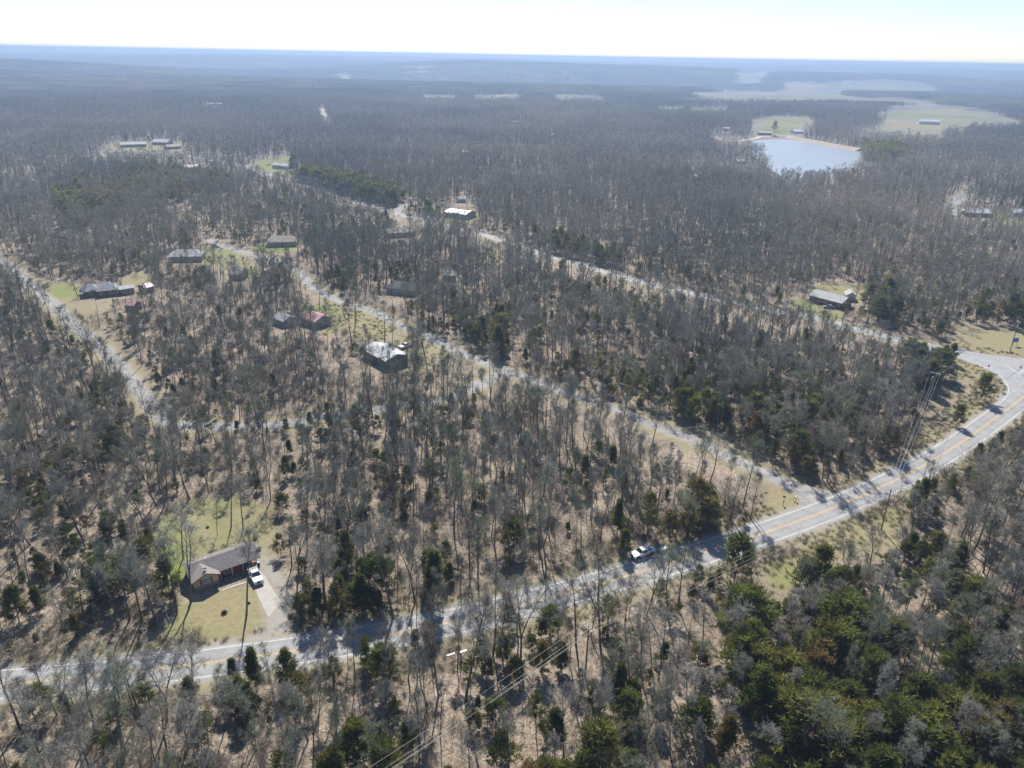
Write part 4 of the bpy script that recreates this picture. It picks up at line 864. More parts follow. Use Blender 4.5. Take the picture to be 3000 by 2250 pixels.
def mailbox(px, rz, label, cm):
    t = put('mailbox', px, rz, label, 'mailbox'); q = MB(); q.box(-.05, .05, -.05, .05, 0, 1.05); q.build('post', mat('wood_post', (.16, .11, .08), .9), t)
    pr = [(-.1, 1.06), (.1, 1.06), (.1, 1.2)] + [(.1 * math.cos(R(a)), 1.2 + .1 * math.sin(R(a))) for a in (30, 60, 90, 120, 150)] + [(-.1, 1.2)]
    q = MB(); q.prism([(a * 1.5, 1.06 + (b - 1.06) * 1.5) for a, b in pr], -.32, .32); q.build('box', cm, t); q = MB(); q.box(.16, .18, -.1, .12, 1.3, 1.36); q.build('flag', M_RED, t)
mailbox((2294, 1481), 2.6, 'reddish mailbox on a dark post at the side road mouth', mat('mailbox_red', (.28, .07, .06), .5))
mailbox((2330, 1468), 2.6, 'white topped mailbox on a dark post nearest the side road gravel', M_WHITE)
t = put('newspaper_tube', (2323, 1466), 2.6, 'grey newspaper tube on a low post left of the white mailbox', 'newspaper box'); q = MB(); q.box(-.04, .04, -.04, .04, 0, .85); q.build('post', M_POST, t); q = MB(); q.tube((0, -.25, .95), (0, .25, .95), .12, n=10); q.build('tube', M_BACK, t)

# ------------------------------------------------------------------ trees: prototypes, each a trunk mesh with limbs and a crown mesh of twigs or sprays
class TB:
    """fast triangle/quad collector: tapering three sided limbs and slivers"""
    def __init__(s): s.q = []; s.t = []
    def limb(s, p0, p1, r0, r1, n=3):
        d = p1 - p0; L = np.linalg.norm(d) + 1e-9; d = d / L
        a = np.cross(d, [0.3, 0.5, 0.81]); a /= np.linalg.norm(a) + 1e-9; b = np.cross(d, a)
        an = [2 * math.pi * k / n for k in range(n)]
        A = [p0 + (a * math.cos(t) + b * math.sin(t)) * r0 for t in an]; B = [p1 + (a * math.cos(t) + b * math.sin(t)) * r1 for t in an]
        for k in range(n): j = (k + 1) % n; s.q += [(A[k], A[j], B[j], B[k])]
    def mesh(s, name, m, xs=None):
        V = []; F = []
        if s.q:
            Q = np.array(s.q).reshape(-1, 4, 3); n = len(Q); V.append(Q.reshape(-1, 3)); i = np.arange(n) * 4
            F.append(np.stack([i, i + 1, i + 2], 1)); F.append(np.stack([i, i + 2, i + 3], 1)); c = n * 4
        else: c = 0
        if xs is not None and len(xs):
            V.append(xs.reshape(-1, 3)); i = c + np.arange(len(xs)) * 3; F.append(np.stack([i, i + 1, i + 2], 1))
        return mesh_np(name, np.vstack(V), np.vstack(F), m)
def slivers(P, D, L, W, rng):
    """thin triangles from P along D"""
    n = len(P); a = rng.normal(size=(n, 3)); s = np.cross(D, a); s /= np.linalg.norm(s, axis=1)[:, None] + 1e-9
    W = np.broadcast_to(W, (n,))[:, None]; L = np.broadcast_to(L, (n,))[:, None]
    return np.stack([P - s * W / 2, P + s * W / 2, P + D * L], 1)
def unit(v): return v / (np.linalg.norm(v, axis=-1, keepdims=True) + 1e-9)
def bare_tree(seed, H=18.0, spread=4.0, lod=0, first=0.38, twigs=10, up=0.75, r0=None, fork=False):
    rng = np.random.default_rng(seed); tb = TB(); base = []; r0 = r0 or H * 0.0125
    # trunk, slightly wandering; a forked tree has two leaders
    leaders = []
    def stem(p, d, L, ra, rb, n=7, wig=0.06):
        pts = [p]
        for k in range(n):
            d = unit(d + rng.normal(size=3) * wig + np.array([0, 0, 0.04])); q = pts[-1] + d * L / n
            f0 = k / n; f1 = (k + 1) / n; tb.limb(pts[-1], q, ra + (rb - ra) * f0, ra + (rb - ra) * f1, 6 if lod == 0 else 3); pts.append(q)
        return np.array(pts)
    p0 = np.array([0, 0, -0.1]); lean = rng.normal(size=2) * 0.05
    if fork:
        a = stem(p0, np.array([lean[0], lean[1], 1]), H * .35, r0, r0 * .8, 4); q = a[-1]
        for s in (-1, 1, 0.2)[:rng.integers(2, 4)]:
            leaders.append((stem(q, unit(np.array([s * .32, rng.normal() * .25, 1])), H * .6, r0 * .6, .03, 6), .12, r0 * .55))
    else: leaders.append((stem(p0, np.array([lean[0], lean[1], 1]), H * .96, r0, .025, 9), first, r0))
    TP = []; TD = []; TL = []
    nl = {0: 14, 1: 11, 2: 8}[lod]
    nl = nl if not fork else max(4, nl * 6 // 10)
    for pts, f0, rr in leaders:
        m = len(pts) - 1; az = rng.uniform(0, 6.28); az0 = rng.uniform(0, 6.28)
        for i in range(nl):
            t = f0 + (0.97 - f0) * (i + rng.uniform(0, .8)) / nl; x = t * m; k = min(int(x), m - 1); p = pts[k] + (pts[k + 1] - pts[k]) * (x - k)
            az += 2.4 + rng.normal() * .4; prof = math.sin(math.pi * min(1, max(0.05, (t - f0 + .18) / (1.12 - f0)))) ** .7
            L = spread * prof * rng.uniform(.6, 1.3) * (1 + .3 * math.cos(az - az0)); ups = up + .5 * (t - .5) + rng.normal() * .12
            d = unit(np.array([math.cos(az), math.sin(az), max(.15, ups)])); r1 = rr * (1 - t) * .45 + .022
            q = p; n2 = 4; seg = [p]
            for j in range(n2):
                d = unit(d + rng.normal(size=3) * .14 + np.array([0, 0, .09])); q2 = q + d * L / n2
                tb.limb(q, q2, r1 * (1 - j / n2) + .008, r1 * (1 - (j + 1) / n2) + .007); q = q2; seg.append(q)
            seg = np.array(seg); ns = {0: 6, 1: 4, 2: 0}[lod]
            if lod == 2:
                u = rng.uniform(.25, 1, 14); pp = np.stack([np.interp(u * n2, np.arange(n2 + 1), seg[:, c]) for c in range(3)], 1)
                TP.append(pp); TD.append(unit(d + rng.normal(size=(14, 3)) * .55)); TL.append(rng.uniform(1.0, 2.0, 14)); continue
            for j in range(ns):
                u = (.22 + .78 * (j + rng.uniform(0, .9)) / ns) * n2; kk = min(int(u), n2 - 1); pp = seg[kk] + (seg[kk + 1] - seg[kk]) * (u - kk)
                d2 = unit(d + rng.normal(size=3) * .60 + np.array([0, 0, .18])); L2 = L * .42 * rng.uniform(.6, 1.2) + .35
                qq = pp + d2 * L2 * .5; d3 = unit(d2 + rng.normal(size=3) * .2 + np.array([0, 0, .1])); q3 = qq + d3 * L2 * .5
                tb.limb(pp, qq, .016 + L2 * .004, .012); tb.limb(qq, q3, .012, .006)
                k4 = {0: 6, 1: 5}[lod]
                for z in range(k4):
                    uu = rng.uniform(.15, 1); p4 = (pp + (qq - pp) * uu * 2) if uu < .5 else (qq + (q3 - qq) * (uu - .5) * 2)
                    d4 = unit(d3 + rng.normal(size=3) * .7 + np.array([0, 0, .15])); L4 = rng.uniform(.5, 1.15)
                    m5 = twigs if lod == 0 else 3
                    if lod == 0:
                        TP.append(p4[None]); TD.append(d4[None]); TL.append(np.array([L4])); p5 = p4 + d4 * L4 * rng.uniform(.1, 1, (m5, 1))
                        TP.append(p5); TD.append(unit(d4 + rng.normal(size=(m5, 3)) * .6)); TL.append(rng.uniform(.25, .7, m5))
                    else:
                        TP.append(np.repeat(p4[None], m5, 0)); TD.append(unit(d4 + rng.normal(size=(m5, 3)) * .5)); TL.append(rng.uniform(.6, 1.3, m5))
    P = np.vstack(TP); D = np.vstack(TD); L = np.concatenate(TL)
    Wd = {0: .027, 1: .062, 2: .17}[lod] * rng.uniform(.7, 1.3, len(P))
    return tb, slivers(P, D, L, Wd, rng)
def cedar(seed, H=8.0, rad=2.1, lod=0, dens=1.0, round_=0.0):
    rng = np.random.default_rng(seed); tb = TB()
    pts = [np.array([0, 0, -.1])]
    for k in range(5): pts.append(pts[-1] + np.array([rng.normal() * .06, rng.normal() * .06, H * .19])); tb.limb(pts[-2], pts[-1], .013 * H * (1 - k / 5.2), .013 * H * (1 - (k + 1) / 5.2), 5)
    nb = int({0: 95, 1: 50, 2: 16}[lod] * dens); t = rng.uniform(0.06, 1, nb) ** .85; az = rng.uniform(0, 6.28, nb)
    prof = (1 - t) ** (.62 - .2 * round_) * (.35 + .65 * np.minimum(1, t * 5 + .25)) + .06
    lob = 1 + .34 * np.sin(az * 2 + rng.uniform(0, 6)) * np.sin(t * 7 + rng.uniform(0, 6)) + rng.normal(size=nb) * .22
    Lb = rad * prof * lob; z0 = t * H * .93 + .15
    d = np.stack([np.cos(az), np.sin(az), np.full(nb, .55) + rng.normal(size=nb) * .15], 1); d = unit(d)
    base = np.stack([np.zeros(nb), np.zeros(nb), z0], 1)
    for k in range(0, nb, 3 if lod == 0 else 6): tb.limb(base[k], base[k] + d[k] * Lb[k] * .8, .03, .012)
    m = {0: 34, 1: 14, 2: 8}[lod]
    u = rng.uniform(.25, 1.0, (nb, m)) ** .6
    C = base[:, None] + d[:, None] * (Lb[:, None] * u)[..., None] + rng.normal(size=(nb, m, 3)) * (.15 if lod == 0 else .25) * np.array([1, 1, .7]) * (.5 + u[..., None])
    D = unit(d[:, None] * .7 + np.array([0, 0, .5]) + rng.normal(size=(nb, m, 3)) * .55)
    C = C.reshape(-1, 3); D = D.reshape(-1, 3); n = len(C)
    return tb, slivers(C, D, rng.uniform(.32, .75, n) * (1 if lod == 0 else 1.5 if lod == 1 else 2.2), rng.uniform(.10, .22, n) * (1 if lod == 0 else 1.8 if lod == 1 else 3.2), rng)
def brush(seed, H=2.2, rad=1.3, n=60, m=7, wd=.022):
    rng = np.random.default_rng(seed); tb = TB(); P = []; D = []; L = []
    b = rng.normal(size=(n, 3)) * np.array([rad * .4, rad * .4, 0]); d = unit(rng.normal(size=(n, 3)) * np.array([.45, .45, .1]) + np.array([0, 0, 1])); l = H * rng.uniform(.5, 1, n)
    P.append(b); D.append(d); L.append(l)
    for k in range(m): q = b + d * (l * rng.uniform(.2, 1, n))[:, None]; P.append(q); D.append(unit(d + rng.normal(size=(n, 3)) * .6)); L.append(rng.uniform(.3, .8, n))
    P = np.vstack(P); return None, slivers(P, np.vstack(D), np.concatenate(L), wd * rng.uniform(.7, 1.6, len(P)), rng)

def two(spec, mats):
    tb, xs = spec
    a = tb.mesh('trunk', mats[0]); b = mesh_np('crown', xs.reshape(-1, 3), np.arange(len(xs) * 3).reshape(-1, 3), mats[1]); return a, b
def joined(name, spec, mats):
    tb, xs = spec; V = []; F = []; MI = []; c = 0
    if tb is not None and tb.q:
        Q = np.array(tb.q).reshape(-1, 4, 3); n = len(Q); V.append(Q.reshape(-1, 3)); i = np.arange(n) * 4; F += [np.stack([i, i + 1, i + 2], 1), np.stack([i, i + 2, i + 3], 1)]; c = n * 4; MI.append(np.zeros(2 * n, int))
    V.append(xs.reshape(-1, 3)); i = c + np.arange(len(xs)) * 3; F.append(np.stack([i, i + 1, i + 2], 1)); MI.append(np.ones(len(xs), int))
    return mesh_np(name, np.vstack(V), np.vstack(F), list(mats), np.concatenate(MI))
MB_ = (M_BARK, M_TWIG); MC_ = (M_BARK, M_CEDAR)
BP = [dict(seed=1, H=18, spread=4.2, first=.46), dict(seed=2, H=18, spread=3.4, first=.58), dict(seed=3, H=18, spread=4.8, fork=True, up=.8), dict(seed=4, H=18, spread=2.7, first=.60, up=1.0), dict(seed=5, H=18, spread=3.8, first=.38),
      dict(seed=6, H=18, spread=4.4, fork=True, up=.6), dict(seed=7, H=18, spread=2.2, first=.35, up=1.1, twigs=7, r0=.11), dict(seed=8, H=18, spread=5.0, first=.42, up=.65, twigs=12),
      dict(seed=9, H=18, spread=3.6, first=.5, up=.9), dict(seed=10, H=18, spread=4.6, fork=True, up=.95, twigs=7), dict(seed=11, H=18, spread=3.0, first=.66, up=.7, twigs=12), dict(seed=12, H=18, spread=4.4, first=.34, up=.45, twigs=6), dict(seed=13, H=18, spread=2.6, first=.5, up=1.2, r0=.13), dict(seed=14, H=18, spread=3.9, first=.62, up=.55)]
CPR = [dict(seed=21, H=8, rad=2.2), dict(seed=22, H=8, rad=1.5), dict(seed=23, H=8, rad=2.8, round_=1), dict(seed=24, H=8, rad=2.0, dens=.45), dict(seed=25, H=8, rad=1.7, dens=.28)]
bare0 = [two(bare_tree(**p), MB_) for p in BP]; ced0 = [two(cedar(**p), MC_) for p in CPR]
# far patches of closed woodland, 60 m across
def patch(seed, lod=0):
    rng = np.random.default_rng(seed); n = 110; P = rng.uniform(-33, 33, (n, 2)); V = []; TQ = TB(); MI = None; xs = []
    for x, y in P:
        h = rng.uniform(12, 19); 
        if seed % 2: TQ.limb(np.array([x, y, 0.]), np.array([x + rng.normal() * .5, y, h * .8]), .22, .10)
        m = 26; c = rng.normal(size=(m, 3)); c = unit(c) * rng.uniform(.3, 1, (m, 1)) * np.array([3.3, 3.3, 5.0]); c[:, 2] += h * .72; c[:, :2] += (x, y)
        D = unit(c - np.array([x, y, h * .35]) + rng.normal(size=(m, 3)) * 1.2); xs.append(slivers(c - D, D, rng.uniform(2.0, 3.6, m), rng.uniform(.28, .55, m), rng))
    return (TQ, np.vstack(xs))

# ------------------------------------------------------------------ where they stand
GD = lambda px: G(*px)[:2]
RNGM = np.random.default_rng(77)
# (base, top, prototype)
MAN = [((966, 1812), (950, 1590), 7), ((59, 2138), (41, 1889), 0), ((127, 2188), (131, 1984), 3), ((190, 2165), (172, 1962), 2), ((280, 2152), (271, 1889), 4), ((357, 2242), (316, 1953), 2), ((409, 2097), (398, 1889), 0), ((488, 2111), (486, 1871), 2),
       ((640, 2079), (637, 1934), 6), ((802, 2034), (791, 1889), 6), ((985, 2052), (972, 1853), 4), ((1020, 1962), (1018, 1844), 6), ((1364, 2057), (1357, 1712), 1), ((1445, 1925), (1443, 1695), 2), ((1468, 1912), (1488, 1736), 3),
       ((1527, 1953), (1538, 1717), 5), ((1687, 1889), (1674, 1672), 0), ((1759, 1894), (1746, 1627), 5), ((1778, 1871), (1791, 1681), 2), ((1893, 1803), (1900, 1627), 2), ((1986, 1785), (1981, 1609), 0),
       ((722, 1802), (707, 1560), 1), ((559, 1766), (574, 1531), 2), ((518, 1798), (505, 1581), 3), ((537, 1636), (519, 1469), 0), ((874, 1694), (830, 1500), 5), ((901, 1610), (895, 1372), 1), ((677, 1545), (668, 1393), 1),
       ((712, 1553), (707, 1404), 3), ((637, 1567), (603, 1448), 6), ((556, 1462), (545, 1262), 7), ((418, 1820), (402, 1590), 1), ((454, 1817), (440, 1640), 4), ((470, 1822), (462, 1700), 6), ((380, 1815), (372, 1600), 3),
       ((345, 1838), (330, 1650), 3), ((190, 1858), (150, 1720), 6), ((60, 1790), (30, 1640), 0), ((1151, 1812), (1150, 1520), 1), ((1298, 1799), (1298, 1650), 6), ((1221, 1794), (1221, 1630), 6), ((1040, 957), (1036, 816), 7),
       ((1109, 968), (1090, 850), 6), ((1127, 1000), (1120, 880), 1), ((1213, 1077), (1209, 952), 3), ((1222, 1077), (1225, 960), 6), ((1063, 1147), (1000, 1010), 2), ((881, 985), (878, 890), 3), ((937, 905), (937, 810), 1),
       ((348, 892), (325, 800), 3), ((229, 870), (225, 770), 1), ((2470, 1640), (2485, 1560), 2), ((2440, 1630), (2450, 1545), 6), ((2540, 1700), (2560, 1530), 4), ((1905, 1320), (1920, 1180), 7),
       ((2080, 1410), (2060, 1260), 7), ((1970, 1560), (1955, 1420), 4), ((1600, 1660), (1590, 1450), 1), ((1400, 1700), (1385, 1490), 4), ((1330, 1560), (1320, 1340), 7), ((760, 1250), (770, 1060), 2), ((2140, 1520), (2120, 1380), 4), ((2010, 1583), (1990, 1430), 0)]
MANC = [((2150, 1708), (2147, 1566), 2), ((2076, 1748), (2077, 1683), 1), ((2025, 1757), (2024, 1712), 1), ((2158, 1800), (2158, 1738), 2), ((2872, 1173), (2870, 1096), 2), ((2802, 1248), (2798, 1186), 0), ((2669, 1510), (2671, 1420), 1),
        ((2690, 1495), (2689, 1400), 1), ((2784, 1064), (2793, 1006), 0), ((2760, 1075), (2762, 1012), 0), ((845, 2010), (836, 1903), 0), ((683, 1985), (686, 1930), 1), ((981, 1990), (981, 1922), 3), ((1260, 1889), (1262, 1821), 1),
        ((1217, 1900), (1217, 1846), 1), ((1610, 1860), (1619, 1776), 2), ((1796, 1984), (1791, 1876), 0), ((1271, 1767), (1271, 1610), 1), ((910, 1809), (904, 1690), 3), ((935, 1812), (933, 1725), 0), ((990, 1814), (988, 1705), 3), ((1040, 1808), (1038, 1715), 2), ((1085, 1803), (1083, 1715), 0), ((1112, 1797), (1110, 1730), 1), ((880, 1800), (876, 1740), 0),
        ((1060, 1805), (1060, 1680), 1), ((1827, 1624), (1833, 1550), 0), ((2012, 1569), (2020, 1470), 0), ((1960, 1580), (1962, 1500), 2), ((560, 2060), (560, 1985), 0), ((440, 2070), (445, 2010), 3), ((1075, 1960), (1070, 1890), 3),
        ((2390, 1740), (2390, 1595), 0), ((2350, 1760), (2345, 1640), 2), ((2230, 1900), (2230, 1850), 2), ((865, 505), (860, 455), 0), ((855, 500), (850, 462), 0), ((915, 525), (912, 485), 0), ((2268, 385), (2277, 355), 2),
        ((1205, 612), (1210, 588), 0)]
rows = []      # kind, x, y, scale_xy, scale_z, proto, rz
used = []
for b_, t_, pr in MAN:
    h, g = top_height(b_, t_); h = min(h, 27); rows.append((0, g[0], g[1], (h / 18) ** .8, h / 18, pr, RNGM.uniform(0, 6.28), 1)); used.append(g[:2])
for b_, t_, pr in MANC:
    h, g = top_height(b_, t_); h = min(h, 17); rows.append((1, g[0], g[1], (h / 8) ** .75, h / 8, pr, RNGM.uniform(0, 6.28), 1)); used.append(g[:2])
used = np.array(used)
def blocked(x, y, grow=0.0, wires_=True):
    bad = np.zeros(len(x), bool); r = np.hypot(x, y)
    for k, (Lr, hw) in enumerate(ROADS):
        s = r < 1600
        if not s.any(): continue
        if k == 0: side = 2.6
        else: side = 1.6
        nn = (vnoise(x[s] / 9, y[s] / 9, 90 + k) - .3) * 4; LL = Lr[::3] if len(Lr) > 30 else Lr
        if k in (1, 3): nn = nn + 1.2
        if k == 2:                                   # the gravel road runs open at the left, closed in by trees further on
            cut = int(np.argmin(np.hypot(*(LL - GD((540, 1250))).T))); d_ = ldist(x[s], y[s], LL[:cut]); e_ = ldist(x[s], y[s], LL[cut:])
            bad[s] |= (d_ < hw + 3 + nn + grow) | (e_ < 2.2 + grow)
        bad[s] |= ldist(x[s], y[s], LL) < (hw + side + nn + grow if k != 2 else 2.0)
        if k in (1, 2, 3):
            LQ = LL[:cut] if k == 2 else LL
            for q_ in ((4.0, 8.0, 12.0, 16.0) if k == 1 else (5.0,) if k == 2 else (8.0, 16.0, 22.0)):
                u_ = 1 + q_ / r[s]; bad[s] |= ldist(x[s] * u_, y[s] * u_, LQ) < hw + (.5 if k < 3 else 1.5) + nn
    for P, k in YARDS + FIELDS:
        bad |= sdist(x, y, P) < 0.3 + grow
        fr_ = np.hypot(*P.mean(0))
        for q_ in ((1.03,) if fr_ < 700 else (1.05, 1.1)): bad |= sdist(x * q_, y * q_, P) < 0
    for P in CLEAR: bad |= sdist(x, y, P) < 2
    for P in (LAWN_F, LAWN_B, GRAVEL): bad |= sdist(x, y, P) < .6 + grow
    bad |= sdist(x, y, LAKE) < 3 + grow
    bad |= ldist(x, y, DAM) < 12 + grow; bad |= ldist(x, y, LAKEPATH) < 6 + grow
    for A_, d_, L_, dp in HOUSE_BOX:
        q = np.stack([x - A_[0], y - A_[1]], 1); u = q @ d_; v = q @ np.array([-d_[1], d_[0]]); far_ = np.hypot(*A_) > 800
        mg = 2.5 if not far_ else 6; fr = 17 if np.hypot(*A_) < 500 else .032 * np.hypot(*A_) if np.hypot(*A_) < 1500 else 160
        bad |= (u > -mg - 1) & (u < L_ + mg + 1) & (v > -fr) & (v < dp + mg)
    return bad
SIGHT = [(GD((x0_, y0_)), r_) for x0_, y0_, r_ in [(1882, 1626, 5.5), (1943, 1614, 4), (1924, 1596, 2.4), (2295, 1470, 5)]]
def near_sight(x, y):
    b = np.zeros(len(x), bool)
    for c, r_ in SIGHT: b |= np.hypot(x - c[0], y - c[1]) < r_
    return b
def grid(r0, r1, cell, seed, half=45):
    n = int(2 * r1 / cell) + 2; ix, iy = np.meshgrid(np.arange(-n // 2, n // 2 + 1), np.arange(int(20 / cell), int(r1 / cell) + 2))
    rng = np.random.default_rng(seed); x = (ix + rng.uniform(0, 1, ix.shape)) * cell; y = (iy + rng.uniform(0, 1, ix.shape)) * cell; x = x.ravel(); y = y.ravel()
    r = np.hypot(x, y); a = np.degrees(np.abs(np.arctan2(x, y))); k = (r > r0) & (r < r1) & (a < half); return x[k], y[k], rng
CENTRE = GG([(900, 1000), (1480, 1100), (1900, 1250), (2250, 1420), (2150, 1500), (1700, 1640), (1300, 1780), (900, 1730), (760, 1500), (800, 1250)])
def cedar_prob(x, y):
    p = 0.14 + 2.6 * np.clip(fbm(x / 45, y / 45, 41, 3) - .5, 0, 1); r = np.hypot(x, y); p = np.minimum(p, .6) * np.where(r > 600, .22, np.where(r > 350, .35, np.where(r > 220, .6, 1.0)))
    p = p + .12 * (r < 128); ctr = (sdist(x, y, CENTRE) < 0); p = np.where(ctr, p * .5, p)
    for P, q in CEDAR_ZONES:
        d = sdist(x, y, P); p = np.where(d < 0, np.maximum(p, q), p)
    return p
def pole_gap(x, y, h):
    b = np.zeros(len(x), bool)
    for P, Q in ((gD0, gA), (gA, gB), (gB, gC), (gC, gE)): b |= (ldist(x, y, [P, Q]) < 3.0) & (h > 7)
    return b
for (ra, rb, cell, seed, lod) in ((76, 260, 3.75, 101, 0), (260, 720, 4.0, 102, 1), (720, 2000, 5.0, 103, 2)):
    x, y, rng = grid(ra, rb, cell, seed); n = len(x)
    if lod < 2:
        d = np.min(np.hypot(x[:, None] - used[None, :, 0], y[:, None] - used[None, :, 1]), 1) if lod == 0 else np.full(n, 99)
        k = d > 2.6; x, y = x[k], y[k]
    k = ~blocked(x, y); x, y = x[k], y[k]
    k = ~near_sight(x, y); x, y = x[k], y[k]; n = len(x)
    cp = cedar_prob(x, y); isc = rng.uniform(0, 1, n) < cp
    thin = rng.uniform(0, 1, n) < np.clip((1.2 * fbm(x / 35, y / 35, 51, 3) - .30) * np.where(np.hypot(x, y) > 300, .5, 1) * np.where(np.hypot(x, y) < 125, .4, 1), .03, .42); thin &= ~isc | (cp < .3)
    thin |= (sdist(x, y, CENTRE) < 0) & (rng.uniform(0, 1, n) < .24)
    x, y, isc, cp = x[~thin], y[~thin], isc[~thin], cp[~thin]; n = len(x)
    hh = np.clip(15.0 + (fbm(x / 70, y / 70, 61, 2) - .5) * 9 + rng.normal(size=n) * 2.6, 7, 23)
    ctr = sdist(x, y, CENTRE) < 0; hh = np.where(ctr, hh * 1.14, hh); small = rng.uniform(0, 1, n) < .28; hh = np.where(small, hh * rng.uniform(.5, .75, n), hh)
    hc = np.clip(rng.normal(6.0, 1.9, n) + 2.5 * (cp > .4) + 1.8 * (cp > .7), 2.2, 12)
    sb = np.zeros(n, bool); e_ = (x > 45) & (y < 330); hq = HWL[::3]
    for q_ in (6, 14, 22, 30): sb[e_] |= ldist(x[e_] * (1 + q_ / np.hypot(x[e_], y[e_])), y[e_] * (1 + q_ / np.hypot(x[e_], y[e_])), hq) < 6
    hh = np.where(sb, hh * .5, hh); hc = np.where(sb, np.minimum(hc, 5), hc)
    g_ = pole_gap(x, y, np.where(isc, hc, hh)); x, y, isc, cp, hh, hc, small = (q[~g_] for q in (x, y, isc, cp, hh, hc, small)); n = len(x); ctr = ctr[~g_]
    for i in range(n):
        if isc[i]:
            pr = rng.choice([0, 1, 2, 3, 4], p=[.34, .14, .30, .14, .08] if cp[i] > .4 else [.14, .16, .10, .28, .32]); s = hc[i] / 8
            rows.append((1, x[i], y[i], s ** .8 * rng.uniform(.85, 1.3) * (1.25 if cp[i] > .7 else 1), s, pr, rng.uniform(0, 6.28), 0))
        else:
            pr = rng.choice(14, p=[.10, .10, .07, .08, .08, .05, .06, .08, .08, .05, .07, .06, .06, .06]) if not small[i] else rng.choice([3, 6, 1, 4, 12, 8]); s = hh[i] / 18
            rows.append((0, x[i], y[i], s ** .9 * rng.uniform(.68, 1.05) * (.86 if ctr[i] else 1) * (1.25 if lod == 2 else 1.15 if lod and y[i] > 350 else 1), s, pr, rng.uniform(0, 6.28), 0))
T = np.array(rows); Z = terr(T[:, 1], T[:, 2])

# ------------------------------------------------------------------ which of them are single objects: the 300 of each kind that show largest
def px_arr(x, y, z):
    v = np.stack([x, y, z], 1) - CP; wv = v @ fw; return 1500 + FPX * (v @ RT) / wv, 1125 - FPX * (v @ UP) / wv, wv
size_m = np.where(T[:, 0] == 0, 18, 8) * T[:, 4]
bx, by, bw = px_arr(T[:, 1], T[:, 2], Z); mx_, my_, mw = px_arr(T[:, 1], T[:, 2], Z + size_m * .65)
inside = (mx_ > 15) & (mx_ < 2985) & (my_ > 10) & (my_ < 2235) & (bw > 5)
score = np.where(inside, size_m / mw, 0) + T[:, 7] * inside
single = np.zeros(len(T), bool)
for kd in (0, 1):
    idx = np.nonzero((T[:, 0] == kd) & inside)[0]; idx = idx[np.argsort(-score[idx])][:295]; single[idx] = True
LM = [(640, 1680, 'the near house'), (790, 1740, 'the concrete driveway'), (870, 1850, 'the driveway mouth'), (60, 2200, 'the bottom left corner'), (40, 2000, 'the highway at the left edge'), (1882, 1626, 'the shoulder pickup'),
      (1715, 1850, 'the double crossarm pole'), (1340, 1912, 'the ditch puddles'), (2150, 1650, 'the roadside evergreen clump'), (2390, 1445, 'the side road mouth'), (2590, 1500, 'the lone bank pole'), (2725, 1130, 'the transformer pole'),
      (2972, 1000, 'the blue sign'), (2950, 2200, 'the bottom right corner'), (1500, 2230, 'the bottom middle'), (440, 1200, 'the gravel road bend'), (1120, 1040, 'the white metal roof'), (930, 935, 'the red roofed house'),
      (2420, 880, 'the brick ranch house'), (300, 850, 'the hipped grey roof'), (1480, 1090, 'the lane fork'), (1763, 1186, 'the middle of the diagonal lane'), (2060, 1300, 'the lower diagonal lane'), (1300, 1820, 'the highway middle'),
      (2980, 1600, 'the right edge'), (2450, 1850, 'the evergreen thicket'), (20, 1500, 'the left edge'), (620, 1500, 'the green back lawn'), (1030, 1880, 'the highway right of the driveway'), (2380, 1640, 'the tan south bank'),
      (750, 2230, 'the bottom edge below the driveway'), (2150, 2230, 'the bottom edge below the evergreen clump'), (2850, 1180, 'the bend evergreens'), (1000, 1350, 'the open woods above the driveway'), (1500, 1450, 'the open woods above the highway'), (240, 1700, 'the woods beside the front lawn')]
ORD = ['first', 'second', 'third', 'fourth', 'fifth', 'sixth', 'seventh', 'eighth', 'ninth', 'tenth', 'eleventh', 'twelfth', 'thirteenth', 'fourteenth', 'fifteenth', 'sixteenth', 'seventeenth', 'eighteenth', 'nineteenth', 'twentieth']
def tree_labels(ids, X, Y):
    cells = {}
    for i in ids:
        kd = int(T[i, 0]); d, k = min((math.hypot(X[i] - l[0], (Y[i] - l[1]) * 1.3), k) for k, l in enumerate(LM))
        dx, dy = X[i] - LM[k][0], Y[i] - LM[k][1]; a = int(round(math.degrees(math.atan2(-dy, dx)) / 45)) % 8
        cells.setdefault((kd, k, a), []).append((d, i))
    out = {}
    for (kd, k, a), v in cells.items():
        for n_, (d, i) in enumerate(sorted(v)):
            h = size_m[i]; pr = int(T[i, 5])
            if kd == 0: sz = 'tall' if h > 16 else 'middling' if h > 11 else 'small'; fm = ['bare tree', 'bare tree', 'forked bare tree', 'slender bare tree', 'bushy bare tree', 'forked bare tree', 'thin bare tree', 'broad bare tree', 'upright bare tree', 'forked bare tree', 'high crowned bare tree', 'open limbed bare tree', 'thin bare tree', 'flat topped bare tree'][pr]
            else: sz = 'tall' if h > 8 else 'middling' if h > 5 else 'small'; fm = ['dark evergreen', 'narrow evergreen', 'rounded evergreen', 'thin evergreen', 'sparse evergreen'][pr]
            out[i] = '%s %s, %s %s %s' % (sz, fm, ORD[min(n_, 19)], ['right of', 'above and right of', 'above', 'above and left of', 'left of', 'below and left of', 'below', 'below and right of'][a], LM[k][2])
            if len(out[i].split()) > 15: out[i] = out[i].replace(sz + ' ', '', 1)
    return out
order = np.nonzero(single)[0]
TL_ = tree_labels(order, bx, by)
